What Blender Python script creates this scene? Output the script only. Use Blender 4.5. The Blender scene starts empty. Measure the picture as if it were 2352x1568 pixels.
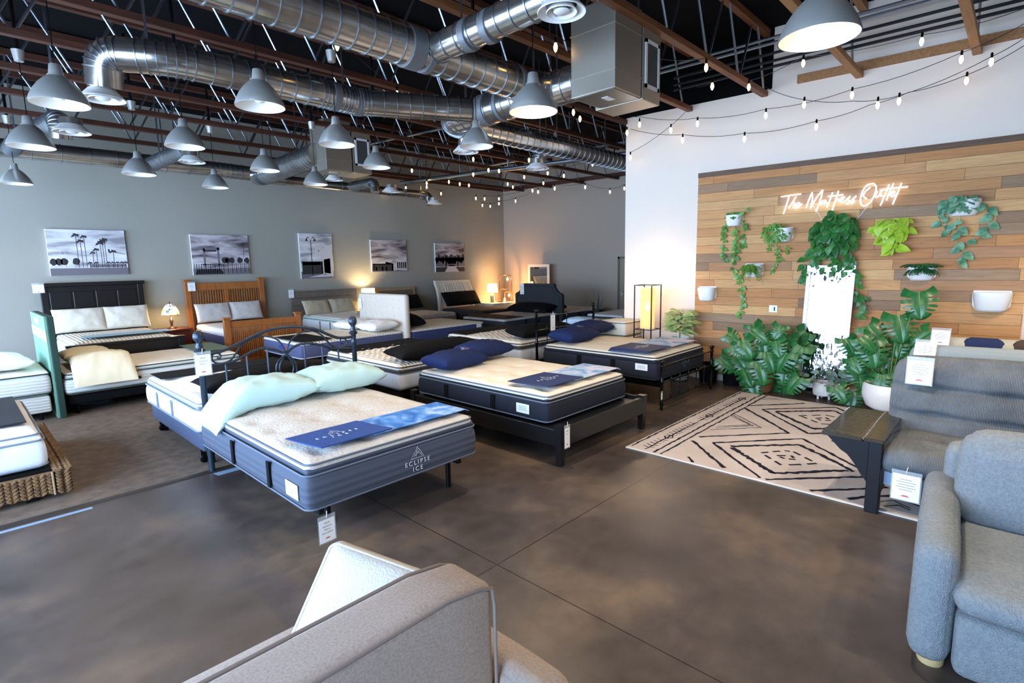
import bpy, bmesh, math, random
import numpy as np
from mathutils import Vector, Matrix, Euler, noise
PI = math.pi
R = random.Random(7)
scene = bpy.context.scene
COL = scene.collection
# ------------------------------------------------------------------ camera
FPX, YAW, PIT, ROL, SK = 1227.56, .7617, .1446, -.0202, .0724
CH = 2.0
def cam_axes():
    f = np.array([math.cos(YAW)*math.cos(PIT), math.sin(YAW)*math.cos(PIT), -math.sin(PIT)])
    r = np.array([math.sin(YAW), -math.cos(YAW), 0.]); u = np.cross(r, f)
    c, s = math.cos(ROL), math.sin(ROL)
    return c*r+s*u, -s*r+c*u, f
CA, CB, CC = cam_axes()
def ray(x, y): return CA*(x-1176)-CB*(y-784)+CC*FPX
def onz(x, y, z=0.):
    d = ray(x, y); return np.array([0, 0, CH])+d*((z-CH)/d[2])
def onx(x, y, X):
    d = ray(x, y); return np.array([0, 0, CH])+d*(X/d[0])
def ony(x, y, Y):
    d = ray(x, y); return np.array([0, 0, CH])+d*(Y/d[1])
WB = onz(1850, 895)                      # a point of the foot of the plank wall
WN = np.array([-math.cos(SK), -math.sin(SK), 0.])   # the plank wall's normal, into the room
WT = np.array([math.sin(SK), -math.cos(SK), 0.])    # along the plank wall, to the right
def onw(x, y, off=0.):                   # point on the plank wall's plane, off metres into the room
    d = ray(x, y); q = WB+WN*off; t = (WN@(q-[0, 0, CH]))/(WN@d); return np.array([0, 0, CH])+d*t
cd = bpy.data.cameras.new('camera'); cam = bpy.data.objects.new('camera', cd); COL.objects.link(cam)
cam.matrix_world = Matrix(((CA[0], CB[0], -CC[0], 0), (CA[1], CB[1], -CC[1], 0), (CA[2], CB[2], -CC[2], CH), (0, 0, 0, 1)))
cd.sensor_width = 36; cd.lens = FPX/2352*36; cd.clip_start = .05; cd.clip_end = 200
scene.camera = cam
vs = scene.view_settings; vs.view_transform = 'Standard'; vs.look = 'None'; vs.gamma = 1; vs.use_curve_mapping = False
vs.exposure = 0.62
# ------------------------------------------------------------------ materials
def lin(h):
    h = h.lstrip('#'); o = []
    for i in (0, 2, 4):
        c = int(h[i:i+2], 16)/255; o.append(c/12.92 if c <= .04045 else ((c+.055)/1.055)**2.4)
    return (*o, 1)
MATS = {}
class NT:
    def __init__(s, m): s.t = m.node_tree; s.n = s.t.nodes; s.l = s.t.links
    def add(s, k, **p):
        nd = s.n.new(k)
        for a, b in p.items():
            if a.startswith('i_'):
                key = a[2:]; key = int(key) if key.isdigit() else key.replace('_', ' ')
                nd.inputs[key].default_value = b
            else: setattr(nd, a, b)
        return nd
    def link(s, a, b): s.l.new(a, b)
def M(name, col='#808080', rough=.6, metal=0., spec=.5, bump=None, var=None, emit=None, alpha=None, trans=0., sheen=0., coat=0.):
    """bump=(kind, scale, strength[,stretch]); var=(colour2, scale, detail[,stretch])"""
    if name in MATS: return MATS[name]
    m = bpy.data.materials.new(name); m.use_nodes = True; t = NT(m)
    b = t.n['Principled BSDF']; b.inputs['Base Color'].default_value = lin(col)
    b.inputs['Roughness'].default_value = rough; b.inputs['Metallic'].default_value = metal
    b.inputs['Specular IOR Level'].default_value = spec
    if trans: b.inputs['Transmission Weight'].default_value = trans
    if sheen: b.inputs['Sheen Weight'].default_value = sheen
    if coat: b.inputs['Coat Weight'].default_value = coat
    if alpha is not None: b.inputs['Alpha'].default_value = alpha
    if emit: b.inputs['Emission Color'].default_value = lin(emit[0]); b.inputs['Emission Strength'].default_value = emit[1]
    tc = None
    def coords(st):
        tc = t.add('ShaderNodeTexCoord'); mp = t.add('ShaderNodeMapping'); t.link(tc.outputs['Object'], mp.inputs['Vector'])
        mp.inputs['Scale'].default_value = st; return mp.outputs[0]
    if var:
        st = var[3] if len(var) > 3 else (1, 1, 1)
        nz = t.add('ShaderNodeTexNoise', i_Scale=var[1], i_Detail=var[2]); t.link(coords(st), nz.inputs['Vector'])
        rp = t.add('ShaderNodeValToRGB'); rp.color_ramp.elements[0].position = .35; rp.color_ramp.elements[1].position = .68
        rp.color_ramp.elements[0].color = lin(col); rp.color_ramp.elements[1].color = lin(var[0])
        t.link(nz.outputs['Fac'], rp.inputs[0]); t.link(rp.outputs[0], b.inputs['Base Color'])
    if bump:
        kind, sc, stg = bump[:3]; st = bump[3] if len(bump) > 3 else (1, 1, 1)
        if kind == 'noise': nd = t.add('ShaderNodeTexNoise', i_Scale=sc, i_Detail=4.); o = nd.outputs['Fac']
        elif kind == 'wave': nd = t.add('ShaderNodeTexWave', i_Scale=sc, i_Distortion=1.5, i_Detail=1.); nd.bands_direction = bump[4] if len(bump) > 4 else 'X'; o = nd.outputs['Fac']
        elif kind == 'voro': nd = t.add('ShaderNodeTexVoronoi', i_Scale=sc); o = nd.outputs['Distance']
        elif kind == 'weave':
            nd = t.add('ShaderNodeTexBrick', i_Scale=sc); nd.inputs['Mortar Size'].default_value = .03; nd.inputs['Color1'].default_value = (1, 1, 1, 1); nd.inputs['Color2'].default_value = (.8, .8, .8, 1); nd.inputs['Mortar'].default_value = (0, 0, 0, 1); o = nd.outputs['Color']
        t.link(coords(st), nd.inputs['Vector'])
        bp = t.add('ShaderNodeBump', i_Strength=min(1, stg), i_Distance=.01); t.link(o, bp.inputs['Height']); t.link(bp.outputs[0], b.inputs['Normal'])
    m.diffuse_color = lin(col); MATS[name] = m; return m
# ------------------------------------------------------------------ mesh builder
class MB:
    def __init__(s): s.hard = False; s.v = []; s.f = []; s.m = []; s.mi = 0
    def add(s, vs_, fs):
        o = len(s.v); s.v += [tuple(float(c) for c in p) for p in vs_]; s.f += [tuple(i+o for i in f) for f in fs]; s.m += [s.mi]*len(fs); return s
    def box(s, lo, hi, T=None):
        x0, y0, z0 = lo; x1, y1, z1 = hi
        vs_ = [(x0, y0, z0), (x1, y0, z0), (x1, y1, z0), (x0, y1, z0), (x0, y0, z1), (x1, y0, z1), (x1, y1, z1), (x0, y1, z1)]
        if T: vs_ = [T @ Vector(p) for p in vs_]
        return s.add(vs_, [(0, 3, 2, 1), (4, 5, 6, 7), (0, 1, 5, 4), (1, 2, 6, 5), (2, 3, 7, 6), (3, 0, 4, 7)])
    def bbox(s, lo, hi, b=.006, T=None):          # box with chamfered edges
        s.hard = True; return s.soft(lo, hi, b, 0, None, T, 2)
    def soft(s, lo, hi, r, puff=0., fn=None, T=None, n=8, nn=None):
        """rounded box; puff bulges the faces; fn(p)->p displaces"""
        lo = np.array(lo, float); hi = np.array(hi, float); c = (lo+hi)/2; h = (hi-lo)/2; r = min(r, *(h*.999))
        if nn is None: nn = (n, n, n)
        def ticks(k, ax):
            if n == 2: return [-1, -1+2*0, 1] if False else [-1, -(1-r/h[ax]), (1-r/h[ax]), 1]
            inner = np.linspace(-(1-r/h[ax]), 1-r/h[ax], k+1)
            e = [-1, -1+.12*r/h[ax], -1+.4*r/h[ax]]
            return e+list(inner)+[-x for x in e[::-1]]
        tk = [ticks(nn[i], i) for i in range(3)]
        key = {}; vs_ = []; fs = []
        def vert(i, j, k):
            if (i, j, k) in key: return key[(i, j, k)]
            u = np.array([tk[0][i], tk[1][j], tk[2][k]]); p = u*h
            q = np.clip(p, -(h-r), h-r); d = p-q; l = np.linalg.norm(d)
            if l > 1e-9: p = q+d/l*r
            if puff:
                w = (1-u*u); 
                for ax in range(3):
                    a2, a3 = (ax+1) % 3, (ax+2) % 3
                    p[ax] += puff*u[ax]**3*max(w[a2], 0)**.6*max(w[a3], 0)**.6
            p = p+c
            if fn is not None: p = fn(p)
            key[(i, j, k)] = len(vs_); vs_.append(p); return key[(i, j, k)]
        L = [len(t)-1 for t in tk]
        for ax in range(3):
            a2, a3 = (ax+1) % 3, (ax+2) % 3
            for side in (0, L[ax]):
                for a in range(L[a2]):
                    for b in range(L[a3]):
                        q = []
                        for da, db in ((0, 0), (1, 0), (1, 1), (0, 1)):
                            id_ = [0, 0, 0]; id_[ax] = side; id_[a2] = a+da; id_[a3] = b+db; q.append(vert(*id_))
                        fs.append(tuple(q if side else q[::-1]))
        if T: vs_ = [T @ Vector(tuple(p)) for p in vs_]
        return s.add(vs_, fs)
    def tube(s, pts, r, n=8, cap=True, closed=False):
        pts = [Vector(tuple(p)) for p in pts]; N = len(pts); rs = r if isinstance(r, (list, tuple)) else [r]*N
        up = None; vs_ = []; fs = []
        for i, p in enumerate(pts):
            if closed: d = pts[(i+1) % N]-pts[i-1]
            else: d = pts[min(i+1, N-1)]-pts[max(i-1, 0)]
            if d.length < 1e-9: d = Vector((0, 0, 1))
            d.normalize()
            if up is None:
                up = Vector((0, 0, 1)) if abs(d.z) < .9 else Vector((1, 0, 0))
            u = up-d*up.dot(d)
            if u.length < 1e-6: u = d.orthogonal()
            u.normalize(); w = d.cross(u); up = u
            for k in range(n):
                a = 2*PI*k/n; vs_.append(p+(u*math.cos(a)+w*math.sin(a))*rs[i])
        M_ = N if closed else N-1
        for i in range(M_):
            for k in range(n):
                j = (i+1) % N
                fs.append((i*n+k, i*n+(k+1) % n, j*n+(k+1) % n, j*n+k))
        if cap and not closed: fs.append(tuple(range(n))[::-1]); fs.append(tuple((N-1)*n+k for k in range(n)))
        return s.add(vs_, fs)
    def lathe(s, prof, n=24, c=(0, 0, 0), T=None, cap=True, sx=1., sy=1.):
        vs_ = []; fs = []
        for r, z in prof:
            for k in range(n):
                a = 2*PI*k/n; vs_.append((c[0]+r*math.cos(a)*sx, c[1]+r*math.sin(a)*sy, c[2]+z))
        for i in range(len(prof)-1):
            for k in range(n): fs.append((i*n+k, i*n+(k+1) % n, (i+1)*n+(k+1) % n, (i+1)*n+k))
        if cap: fs.append(tuple(range(n))[::-1]); fs.append(tuple((len(prof)-1)*n+k for k in range(n)))
        if T: vs_ = [T @ Vector(p) for p in vs_]
        return s.add(vs_, fs)
    def poly(s, pts, ext, T=None):       # extrude a flat outline by vector ext
        n = len(pts); e = Vector(tuple(ext)); a = [Vector(tuple(p)) for p in pts]; vs_ = a+[p+e for p in a]
        if T: vs_ = [T @ p for p in vs_]
        return s.add(vs_, [tuple(range(n))[::-1], tuple(range(n, 2*n))]+[(i, (i+1) % n, (i+1) % n+n, i+n) for i in range(n)])
    def grid(s, fn, nu, nv):
        vs_ = [fn(i/nu, j/nv) for j in range(nv+1) for i in range(nu+1)]
        return s.add(vs_, [(j*(nu+1)+i, j*(nu+1)+i+1, (j+1)*(nu+1)+i+1, (j+1)*(nu+1)+i) for j in range(nv) for i in range(nu)])
def rrect(x0, x1, y0, y1, r, z, n=6):
    o = []
    for cx, cy, a0 in ((x1-r, y1-r, 0), (x0+r, y1-r, PI/2), (x0+r, y0+r, PI), (x1-r, y0+r, 1.5*PI)):
        for k in range(n+1):
            a = a0+PI/2*k/n; o.append((cx+r*math.cos(a), cy+r*math.sin(a), z))
    return o
ORG = {}
def obj(name, mb, mat, parent=None, smooth=35, org=None):
    me = bpy.data.meshes.new(name)
    v = mb.v
    if org is None and parent is not None: org = ORG.get(parent.name)
    if org is not None: v = [(a-org[0], b-org[1], c-org[2]) for a, b, c in v]
    me.from_pydata(v, [], mb.f)
    ms = mat if isinstance(mat, (list, tuple)) else [mat]
    for m in ms: me.materials.append(m)
    if len(ms) > 1: me.polygons.foreach_set('material_index', mb.m)
    if mb.hard and smooth: smooth = min(smooth, 18)
    if smooth:
        me.polygons.foreach_set('use_smooth', [True]*len(me.polygons)); me.set_sharp_from_angle(angle=math.radians(smooth))
    me.update()
    o = bpy.data.objects.new(name, me); COL.objects.link(o)
    if org is not None: ORG[o.name] = org
    if parent is not None: o.parent = parent
    elif org is not None: o.location = org
    return o
def thing(name, label, cat, loc=(0, 0, 0), rz=0., group=None, world=True):
    """Empty at a thing's base; world=True means its parts are given in world coordinates"""
    o = bpy.data.objects.new(name, None); COL.objects.link(o); o.empty_display_size = .1
    o.location = tuple(float(c) for c in loc); o.rotation_euler = (0, 0, rz); o['label'] = label; o['category'] = cat
    if group: o['group'] = group
    if world: ORG[o.name] = [float(c) for c in loc]
    return o
def tag(o, label, cat, group=None, kind=None):
    o['label'] = label; o['category'] = cat
    if group: o['group'] = group
    if kind: o['kind'] = kind
    return o
def single(name, mb, mat, label, cat, group=None, org=None, smooth=35, kind=None):
    if org is None:
        a = np.array(mb.v); org = ((a[:, 0].min()+a[:, 0].max())/2, (a[:, 1].min()+a[:, 1].max())/2, a[:, 2].min())
    return tag(obj(name, mb, mat, None, smooth, tuple(float(c) for c in org)), label, cat, group, kind)
def struct(name, mb, mat, smooth=35, parent=None):
    o = obj(name, mb, mat, parent, smooth)
    if parent is None: o['kind'] = 'structure'
    return o
def copy_tree(o, parent=None):
    c = o.copy(); COL.objects.link(c); c.parent = parent
    for ch in [x for x in o.children]: copy_tree(ch, c)
    return c
def relabel(o, label, group=None):
    o['label'] = label
    if group: o['group'] = group
    return o
def text_mesh(txt, size, depth=.001, align='CENTER', space=1.0, bold=0.):
    cu = bpy.data.curves.new('t', 'FONT'); cu.body = txt; cu.size = size; cu.extrude = depth; cu.align_x = align; cu.align_y = 'CENTER'; cu.space_character = space; cu.offset = bold
    o = bpy.data.objects.new('t', cu); COL.objects.link(o); dg = bpy.context.evaluated_depsgraph_get(); dg.update()
    me = bpy.data.meshes.new_from_object(o.evaluated_get(dg)); mb = MB(); mb.add([v.co[:] for v in me.vertices], [tuple(p.vertices) for p in me.polygons])
    bpy.data.objects.remove(o); bpy.data.curves.remove(cu); bpy.data.meshes.remove(me); return mb
def xf(mb, T):
    mb.v = [tuple(T @ Vector(p)) for p in mb.v]; return mb
def join(*mbs):
    o = MB()
    for i, m in enumerate(mbs): o.add(m.v, m.f)
    return o
def frame(origin, xa, ya):               # matrix with local x along xa, y along ya
    x = Vector(tuple(xa)).normalized(); y = Vector(tuple(ya)); y = (y-x*y.dot(x)).normalized(); z = x.cross(y); o = Vector(tuple(origin))
    return Matrix(((x.x, y.x, z.x, o.x), (x.y, y.y, z.y, o.y), (x.z, y.z, z.z, o.z), (0, 0, 0, 1)))
def stroke(mb, pts, w, h, jit=0., seg=.03, rnd=R):   # flat ribbon on the xy plane at z
    P = [Vector(tuple(p)) for p in pts]
    for a, b in zip(P[:-1], P[1:]):
        L = (b-a).length; n = max(1, int(L/seg)); d = (b-a).normalized(); q = Vector((-d.y, d.x, 0))
        row = []
        for i in range(n+1):
            c = a+(b-a)*i/n; o = rnd.uniform(-jit, jit); ww = w*(1+rnd.uniform(-.35, .35)*(1 if jit else 0))
            row += [c+q*(o+ww/2), c+q*(o-ww/2)]
        mb.add([(p.x, p.y, h) for p in row], [(2*i+1, 2*i+3, 2*i+2, 2*i) for i in range(n)])
    return mb
# ------------------------------------------------------------------ room materials
def floor_mat():
    m = bpy.data.materials.new('stained_concrete'); m.use_nodes = True; t = NT(m); b = t.n['Principled BSDF']
    g = t.add('ShaderNodeNewGeometry')
    n1 = t.add('ShaderNodeTexNoise', i_Scale=.9, i_Detail=5., i_Roughness=.5, i_Distortion=.2); n2 = t.add('ShaderNodeTexNoise', i_Scale=6., i_Detail=6., i_Roughness=.65)
    t.link(g.outputs['Position'], n1.inputs['Vector']); t.link(g.outputs['Position'], n2.inputs['Vector'])
    r1 = t.add('ShaderNodeValToRGB'); e = r1.color_ramp.elements; e[0].position = .31; e[0].color = lin('#38302c'); e[1].position = .72; e[1].color = lin('#75624f')
    x = r1.color_ramp.elements.new(.52); x.color = lin('#4f4540')
    t.link(n1.outputs['Fac'], r1.inputs[0])
    mx = t.add('ShaderNodeMix', data_type='RGBA', blend_type='OVERLAY'); mx.inputs[0].default_value = .4
    t.link(r1.outputs[0], mx.inputs[6]); r2 = t.add('ShaderNodeValToRGB'); r2.color_ramp.elements[0].position = .3; r2.color_ramp.elements[1].position = .75
    r2.color_ramp.elements[0].color = (.25, .25, .25, 1); r2.color_ramp.elements[1].color = (.75, .75, .75, 1)
    t.link(n2.outputs['Fac'], r2.inputs[0]); t.link(r2.outputs[0], mx.inputs[7])
    # sawn control joints
    sp = t.add('ShaderNodeSeparateXYZ'); t.link(g.outputs['Position'], sp.inputs[0])
    fac = None
    for ax, vals in (('X', (2.326,)), ('Y', (2.40,))):
        for v in vals:
            s_ = t.add('ShaderNodeMath', operation='SUBTRACT'); s_.inputs[1].default_value = v; t.link(sp.outputs[ax], s_.inputs[0])
            a_ = t.add('ShaderNodeMath', operation='ABSOLUTE'); t.link(s_.outputs[0], a_.inputs[0])
            l_ = t.add('ShaderNodeMath', operation='LESS_THAN'); l_.inputs[1].default_value = .0035; t.link(a_.outputs[0], l_.inputs[0])
            if fac is None: fac = l_.outputs[0]
            else:
                q = t.add('ShaderNodeMath', operation='MAXIMUM'); t.link(fac, q.inputs[0]); t.link(l_.outputs[0], q.inputs[1]); fac = q.outputs[0]
    mj = t.add('ShaderNodeMix', data_type='RGBA'); t.link(fac, mj.inputs[0]); t.link(mx.outputs[2], mj.inputs[6]); mj.inputs[7].default_value = lin('#15110f')
    t.link(mj.outputs[2], b.inputs['Base Color'])
    rr = t.add('ShaderNodeMapRange'); rr.inputs[3].default_value = .22; rr.inputs[4].default_value = .5; t.link(n2.outputs['Fac'], rr.inputs[0]); t.link(rr.outputs[0], b.inputs['Roughness'])
    b.inputs['Specular IOR Level'].default_value = .35
    bp = t.add('ShaderNodeBump', i_Strength=.08, i_Distance=.01); t.link(n2.outputs['Fac'], bp.inputs['Height']); t.link(bp.outputs[0], b.inputs['Normal'])
    return m
def plank_mat():
    """reclaimed boards in rows, each board its own tone"""
    m = bpy.data.materials.new('reclaimed_planks'); m.use_nodes = True; t = NT(m); b = t.n['Principled BSDF']
    tc = t.add('ShaderNodeTexCoord'); sp = t.add('ShaderNodeSeparateXYZ'); t.link(tc.outputs['Object'], sp.inputs[0])
    def mt(op, a, b_=None, c=None):
        n = t.add('ShaderNodeMath', operation=op)
        for i, v in enumerate((a, b_, c)):
            if v is None: continue
            if isinstance(v, (int, float)): n.inputs[i].default_value = v
            else: t.link(v, n.inputs[i])
        return n.outputs[0]
    row = mt('FLOOR', mt('DIVIDE', sp.outputs['Z'], .1395))
    wn = t.add('ShaderNodeTexWhiteNoise', noise_dimensions='1D'); t.link(row, wn.inputs['W'])
    u = mt('ADD', mt('DIVIDE', sp.outputs['X'], 1.25), mt('MULTIPLY', wn.outputs['Value'], 7.3))
    brd = mt('FLOOR', u)
    cv = t.add('ShaderNodeCombineXYZ'); t.link(brd, cv.inputs[0]); t.link(row, cv.inputs[1])
    w2 = t.add('ShaderNodeTexWhiteNoise', noise_dimensions='3D'); t.link(cv.outputs[0], w2.inputs['Vector'])
    rp = t.add('ShaderNodeValToRGB'); rp.color_ramp.interpolation = 'LINEAR'
    cols = [(0, '#94775c'), (.08, '#a8896a'), (.2, '#c48a56'), (.45, '#d8a068'), (.7, '#e2b37a'), (.9, '#c98f60'), (1, '#a08a70')]
    el = rp.color_ramp.elements; el[0].color = lin(cols[0][1]); el[1].color = lin(cols[-1][1])
    for p, c in cols[1:-1]: e = el.new(p); e.color = lin(c)
    t.link(w2.outputs['Value'], rp.inputs[0])
    ad = t.add('ShaderNodeVectorMath', operation='ADD'); t.link(tc.outputs['Object'], ad.inputs[0]); sc = t.add('ShaderNodeVectorMath', operation='SCALE'); sc.inputs['Scale'].default_value = 9.; t.link(w2.outputs['Color'], sc.inputs[0]); t.link(sc.outputs[0], ad.inputs[1])
    mp = t.add('ShaderNodeMapping'); mp.inputs['Scale'].default_value = (1.2, 1, 16); t.link(ad.outputs[0], mp.inputs['Vector'])
    nz = t.add('ShaderNodeTexNoise', i_Scale=2.2, i_Detail=8., i_Roughness=.65, i_Distortion=.8); t.link(mp.outputs[0], nz.inputs['Vector'])
    r2 = t.add('ShaderNodeValToRGB'); r2.color_ramp.elements[0].position = .25; r2.color_ramp.elements[1].position = .8; r2.color_ramp.elements[0].color = (.55, .5, .47, 1); r2.color_ramp.elements[1].color = (1.1, 1.08, 1.05, 1)
    t.link(nz.outputs['Fac'], r2.inputs[0])
    mx = t.add('ShaderNodeMix', data_type='RGBA', blend_type='MULTIPLY'); mx.inputs[0].default_value = .75; t.link(rp.outputs[0], mx.inputs[6]); t.link(r2.outputs[0], mx.inputs[7])
    fz = mt('FRACT', mt('DIVIDE', sp.outputs['Z'], .1395)); fu = mt('FRACT', u)
    gz = mt('LESS_THAN', mt('MINIMUM', fz, mt('SUBTRACT', 1., fz)), .018); gu = mt('LESS_THAN', mt('MINIMUM', fu, mt('SUBTRACT', 1., fu)), .0016)
    gp = mt('MAXIMUM', gz, gu)
    m2 = t.add('ShaderNodeMix', data_type='RGBA'); t.link(mt('MULTIPLY', gp, .75), m2.inputs[0]); t.link(mx.outputs[2], m2.inputs[6]); m2.inputs[7].default_value = lin('#3a281b')
    t.link(m2.outputs[2], b.inputs['Base Color']); b.inputs['Roughness'].default_value = .6; b.inputs['Specular IOR Level'].default_value = .3
    bp = t.add('ShaderNodeBump', i_Strength=.5, i_Distance=.006); t.link(mt('SUBTRACT', nz.outputs['Fac'], mt('MULTIPLY', gp, 2.)), bp.inputs['Height']); t.link(bp.outputs[0], b.inputs['Normal'])
    return m
m_floor = floor_mat(); m_plank = plank_mat()
m_grey = M('grey_wall_paint', '#a09d93', .7, bump=('noise', 60, .08), var=('#98968b', .5, 2))
m_greyb = M('grey_back_wall_paint', '#a4998c', .7, bump=('noise', 60, .08))
m_white = M('warm_white_paint', '#e8dacb', .75, bump=('noise', 80, .06))
m_black = M('black_ceiling_paint', '#08080a', .95, spec=.1)
m_carpet = M('brown_carpet', '#7d6e62', .95, spec=.1, bump=('noise', 260, .9), var=('#6b5d52', 9, 5))
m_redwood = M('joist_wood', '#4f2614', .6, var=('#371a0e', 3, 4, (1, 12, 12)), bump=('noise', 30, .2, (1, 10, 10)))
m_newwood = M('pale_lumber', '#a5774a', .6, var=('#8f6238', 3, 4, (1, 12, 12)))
m_steel = M('galvanised_steel_web', '#9aa3ad', .35, 1., bump=('noise', 40, .15))
m_blkmetal = M('black_metal', '#0e0f12', .35, .6)
m_blkpipe = M('black_pipe', '#17181b', .45, .2)
m_duct = M('galvanised_duct', '#cfccc6', .22, .95, bump=('noise', 7, .12), var=('#a29f99', 2.5, 3))
m_duct_seal = M('duct_sealant', '#75777a', .55, .6, bump=('noise', 30, .4))
m_alu = M('brushed_aluminium', '#bcbcb8', .38, .66, bump=('wave', 3, .03, (1, 1, 40)))
m_shadein = M('white_enamel', '#efeae2', .5)
m_diff = M('white_diffuser', '#dddcd9', .5)
# ------------------------------------------------------------------ room shell
TOP = 5.35
wlx = lambda Y: WB[0]-(Y-WB[1])*math.tan(SK)       # face of the plank wall at Y
bkx = lambda Y: 13.75-(Y-13.4)*math.tan(SK)        # face of the far wall at Y
struct('floor', MB().box((-3.2, -5.4, -.2), (15.6, 13.7, 0)), m_floor, 0)
struct('ceiling', MB().box((-3.2, -5.4, TOP), (15.6, 13.7, TOP+.2)), m_black, 0)
struct('wall_left', MB().box((-3.2, 13.4, 0), (15.6, 13.65, TOP)), m_grey, 0)
struct('wall_back', MB().poly([(bkx(4.8), 4.8, 0), (bkx(4.8)+.25, 4.8, 0), (bkx(13.4)+.25, 13.4, 0), (bkx(13.4), 13.4, 0)], (0, 0, TOP)), m_greyb, 0)
YC = 5.33
struct('wall_right', MB().poly([(wlx(-5.2), -5.2, 0), (wlx(-5.2)+.3, -5.2, 0), (wlx(YC)+.3, YC, 0), (wlx(YC), YC, 0)], (0, 0, TOP)), m_white, 0)
struct('wall_side', MB().box((wlx(YC)+.3, YC-.25, 0), (bkx(5)+.1, YC, TOP)), m_greyb, 0)
struct('wall_rear', MB().box((-3.2, -5.4, 0), (15.6, -5.2, TOP)), M('rear_wall_paint', '#8b8680', .8), 0)
# storefront: big panes between dark mullions, open daylight behind
mb = MB(); wx = (-2.85, -2.7)
mb.box((wx[0], -5.2, 0), (wx[1], -1.17, 3.35)); mb.box((wx[0], -1.17, 0), (wx[1], 13.4, .35)); mb.box((wx[0], -5.2, 3.35), (wx[1], 13.4, TOP))
struct('wall_front', mb, M('front_wall_paint', '#77746e', .8), 0)
k = 0
for y0 in np.arange(-1.17, 12.9, 1.82):
    f = MB(); f.box((-2.84, y0, .35), (-2.72, y0+.1, 3.35)); f.box((-2.84, y0+.1, .35), (-2.72, y0+1.85, .42)); f.box((-2.84, y0+.1, 3.28), (-2.72, y0+1.85, 3.35)); f.box((-2.83, y0+.1, 2.3), (-2.73, y0+1.85, 2.36))
    k += 1; struct('window_%d' % k, f, M('storefront_frame', '#3b3a38', .5, .5), 0)
# planks clad the right wall
PL0, PL1 = onw(1601, 500, .03), onw(2352, 500, .03)
yL = float(PL0[1]); zP = float(onw(1900, 374, .02)[2])
T = frame((wlx(yL), yL, 0), WT, (0, 0, 1))
pw = float(np.linalg.norm((onw(2352, 745)-onw(1602, 500))[:2]))-.03
mb = MB().box((0, 0, 0), (pw, -.025, zP))
o = struct('trim_1', mb, m_plank, 0); o.matrix_world = Matrix.Translation((wlx(yL), yL, 0)) @ Matrix.Rotation(-PI/2+SK, 4, 'Z')
tl = Matrix.Translation((wlx(yL), yL, 0)) @ Matrix.Rotation(-PI/2+SK, 4, 'Z')   # wall frame: x to the right along the wall, -y into the room, z up
def wl(u, v, off=0.): return tuple(tl @ Vector((u, -off, v)))
def uv_wall(px, py, off=0.):
    q = tl.inverted() @ Vector(tuple(onw(px, py, off))); return q.x, q.z
mb = MB().box((0, -.04, zP-.005), (pw, .0, zP+.07)); xf(mb, tl)
struct('trim_2', MB().add(mb.v, mb.f), M('plank_cap_board', '#6a4f39', .6, var=('#59412f', 3, 4, (1, 1, 12))), 0)
mb = MB(); xf(mb.box((0, -.045, 0), (pw, -.026, .1)), tl); struct('baseboard_right', mb, M('baseboard_paint', '#d9d2c8', .6), 0)
struct('baseboard_left', MB().box((-2.7, 13.385, 0), (13.7, 13.4, .1)), M('dark_baseboard', '#3a3836', .6), 0)
# ledgers
uB = uv_wall(1775, 170)[0]; uC = uv_wall(1833, 185)[0]
mb = MB(); xf(mb.box((-1.4, -.012, 4.5), (uB, 0, TOP)), tl); struct('trim_3', mb, m_black, 0)
mb = MB(); xf(mb.box((uC, -.06, 4.49), (pw+1.2, 0, 4.6)), tl); struct('trim_4', mb, m_newwood, 0)
mb = MB().poly([(bkx(5.4), 5.4, 0), (bkx(5.4)-.05, 5.4, 0), (bkx(13.3)-.05, 13.3, 0), (bkx(13.3), 13.3, 0)], (0, 0, .12)); mb.v = [(a, b, c+4.48) for a, b, c in mb.v]
struct('trim_5', mb, m_redwood, 0)
struct('trim_6', MB().box((5.5, 13.35, 4.48), (13.7, 13.4, 4.6)), m_redwood, 0)
mb = MB(); xf(mb.box((-1.4, -.012, 4.42), (uC+.05, -.002, 4.5)), tl)
# the far door
dA = onx(1420, 590, bkx(9.2)); dY = float(dA[1]); dm = M('door_paint', '#8d8672', .6)
D = thing('door_1', 'x', 'x', (bkx(dY), dY, 0)); del D['label']; del D['category']; D['kind'] = 'structure'
mb = MB().box((bkx(dY)-.05, dY-.06, 0), (bkx(dY)+.02, dY, 2.14)); mb.box((bkx(dY)-.05, dY-1.05, 0), (bkx(dY)+.05, dY-.99, 2.14)); mb.box((bkx(dY)-.05, dY-1.05, 2.08), (bkx(dY)+.05, dY, 2.14))
obj('door_frame', mb, M('door_frame_paint', '#5f5a4c', .5), D)
obj('door_panel', MB().box((bkx(dY)-.03, dY-.99, 0), (bkx(dY)+.0, dY-.06, 2.08)), dm, D)
mb = MB().bbox((bkx(dY)-.1, dY-.9, 1.0), (bkx(dY)-.06, dY-.14, 1.05)); mb.box((bkx(dY)-.07, dY-.2, .96), (bkx(dY)-.03, dY-.12, 1.09))
obj('push_bar', mb, m_alu, D)
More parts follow.
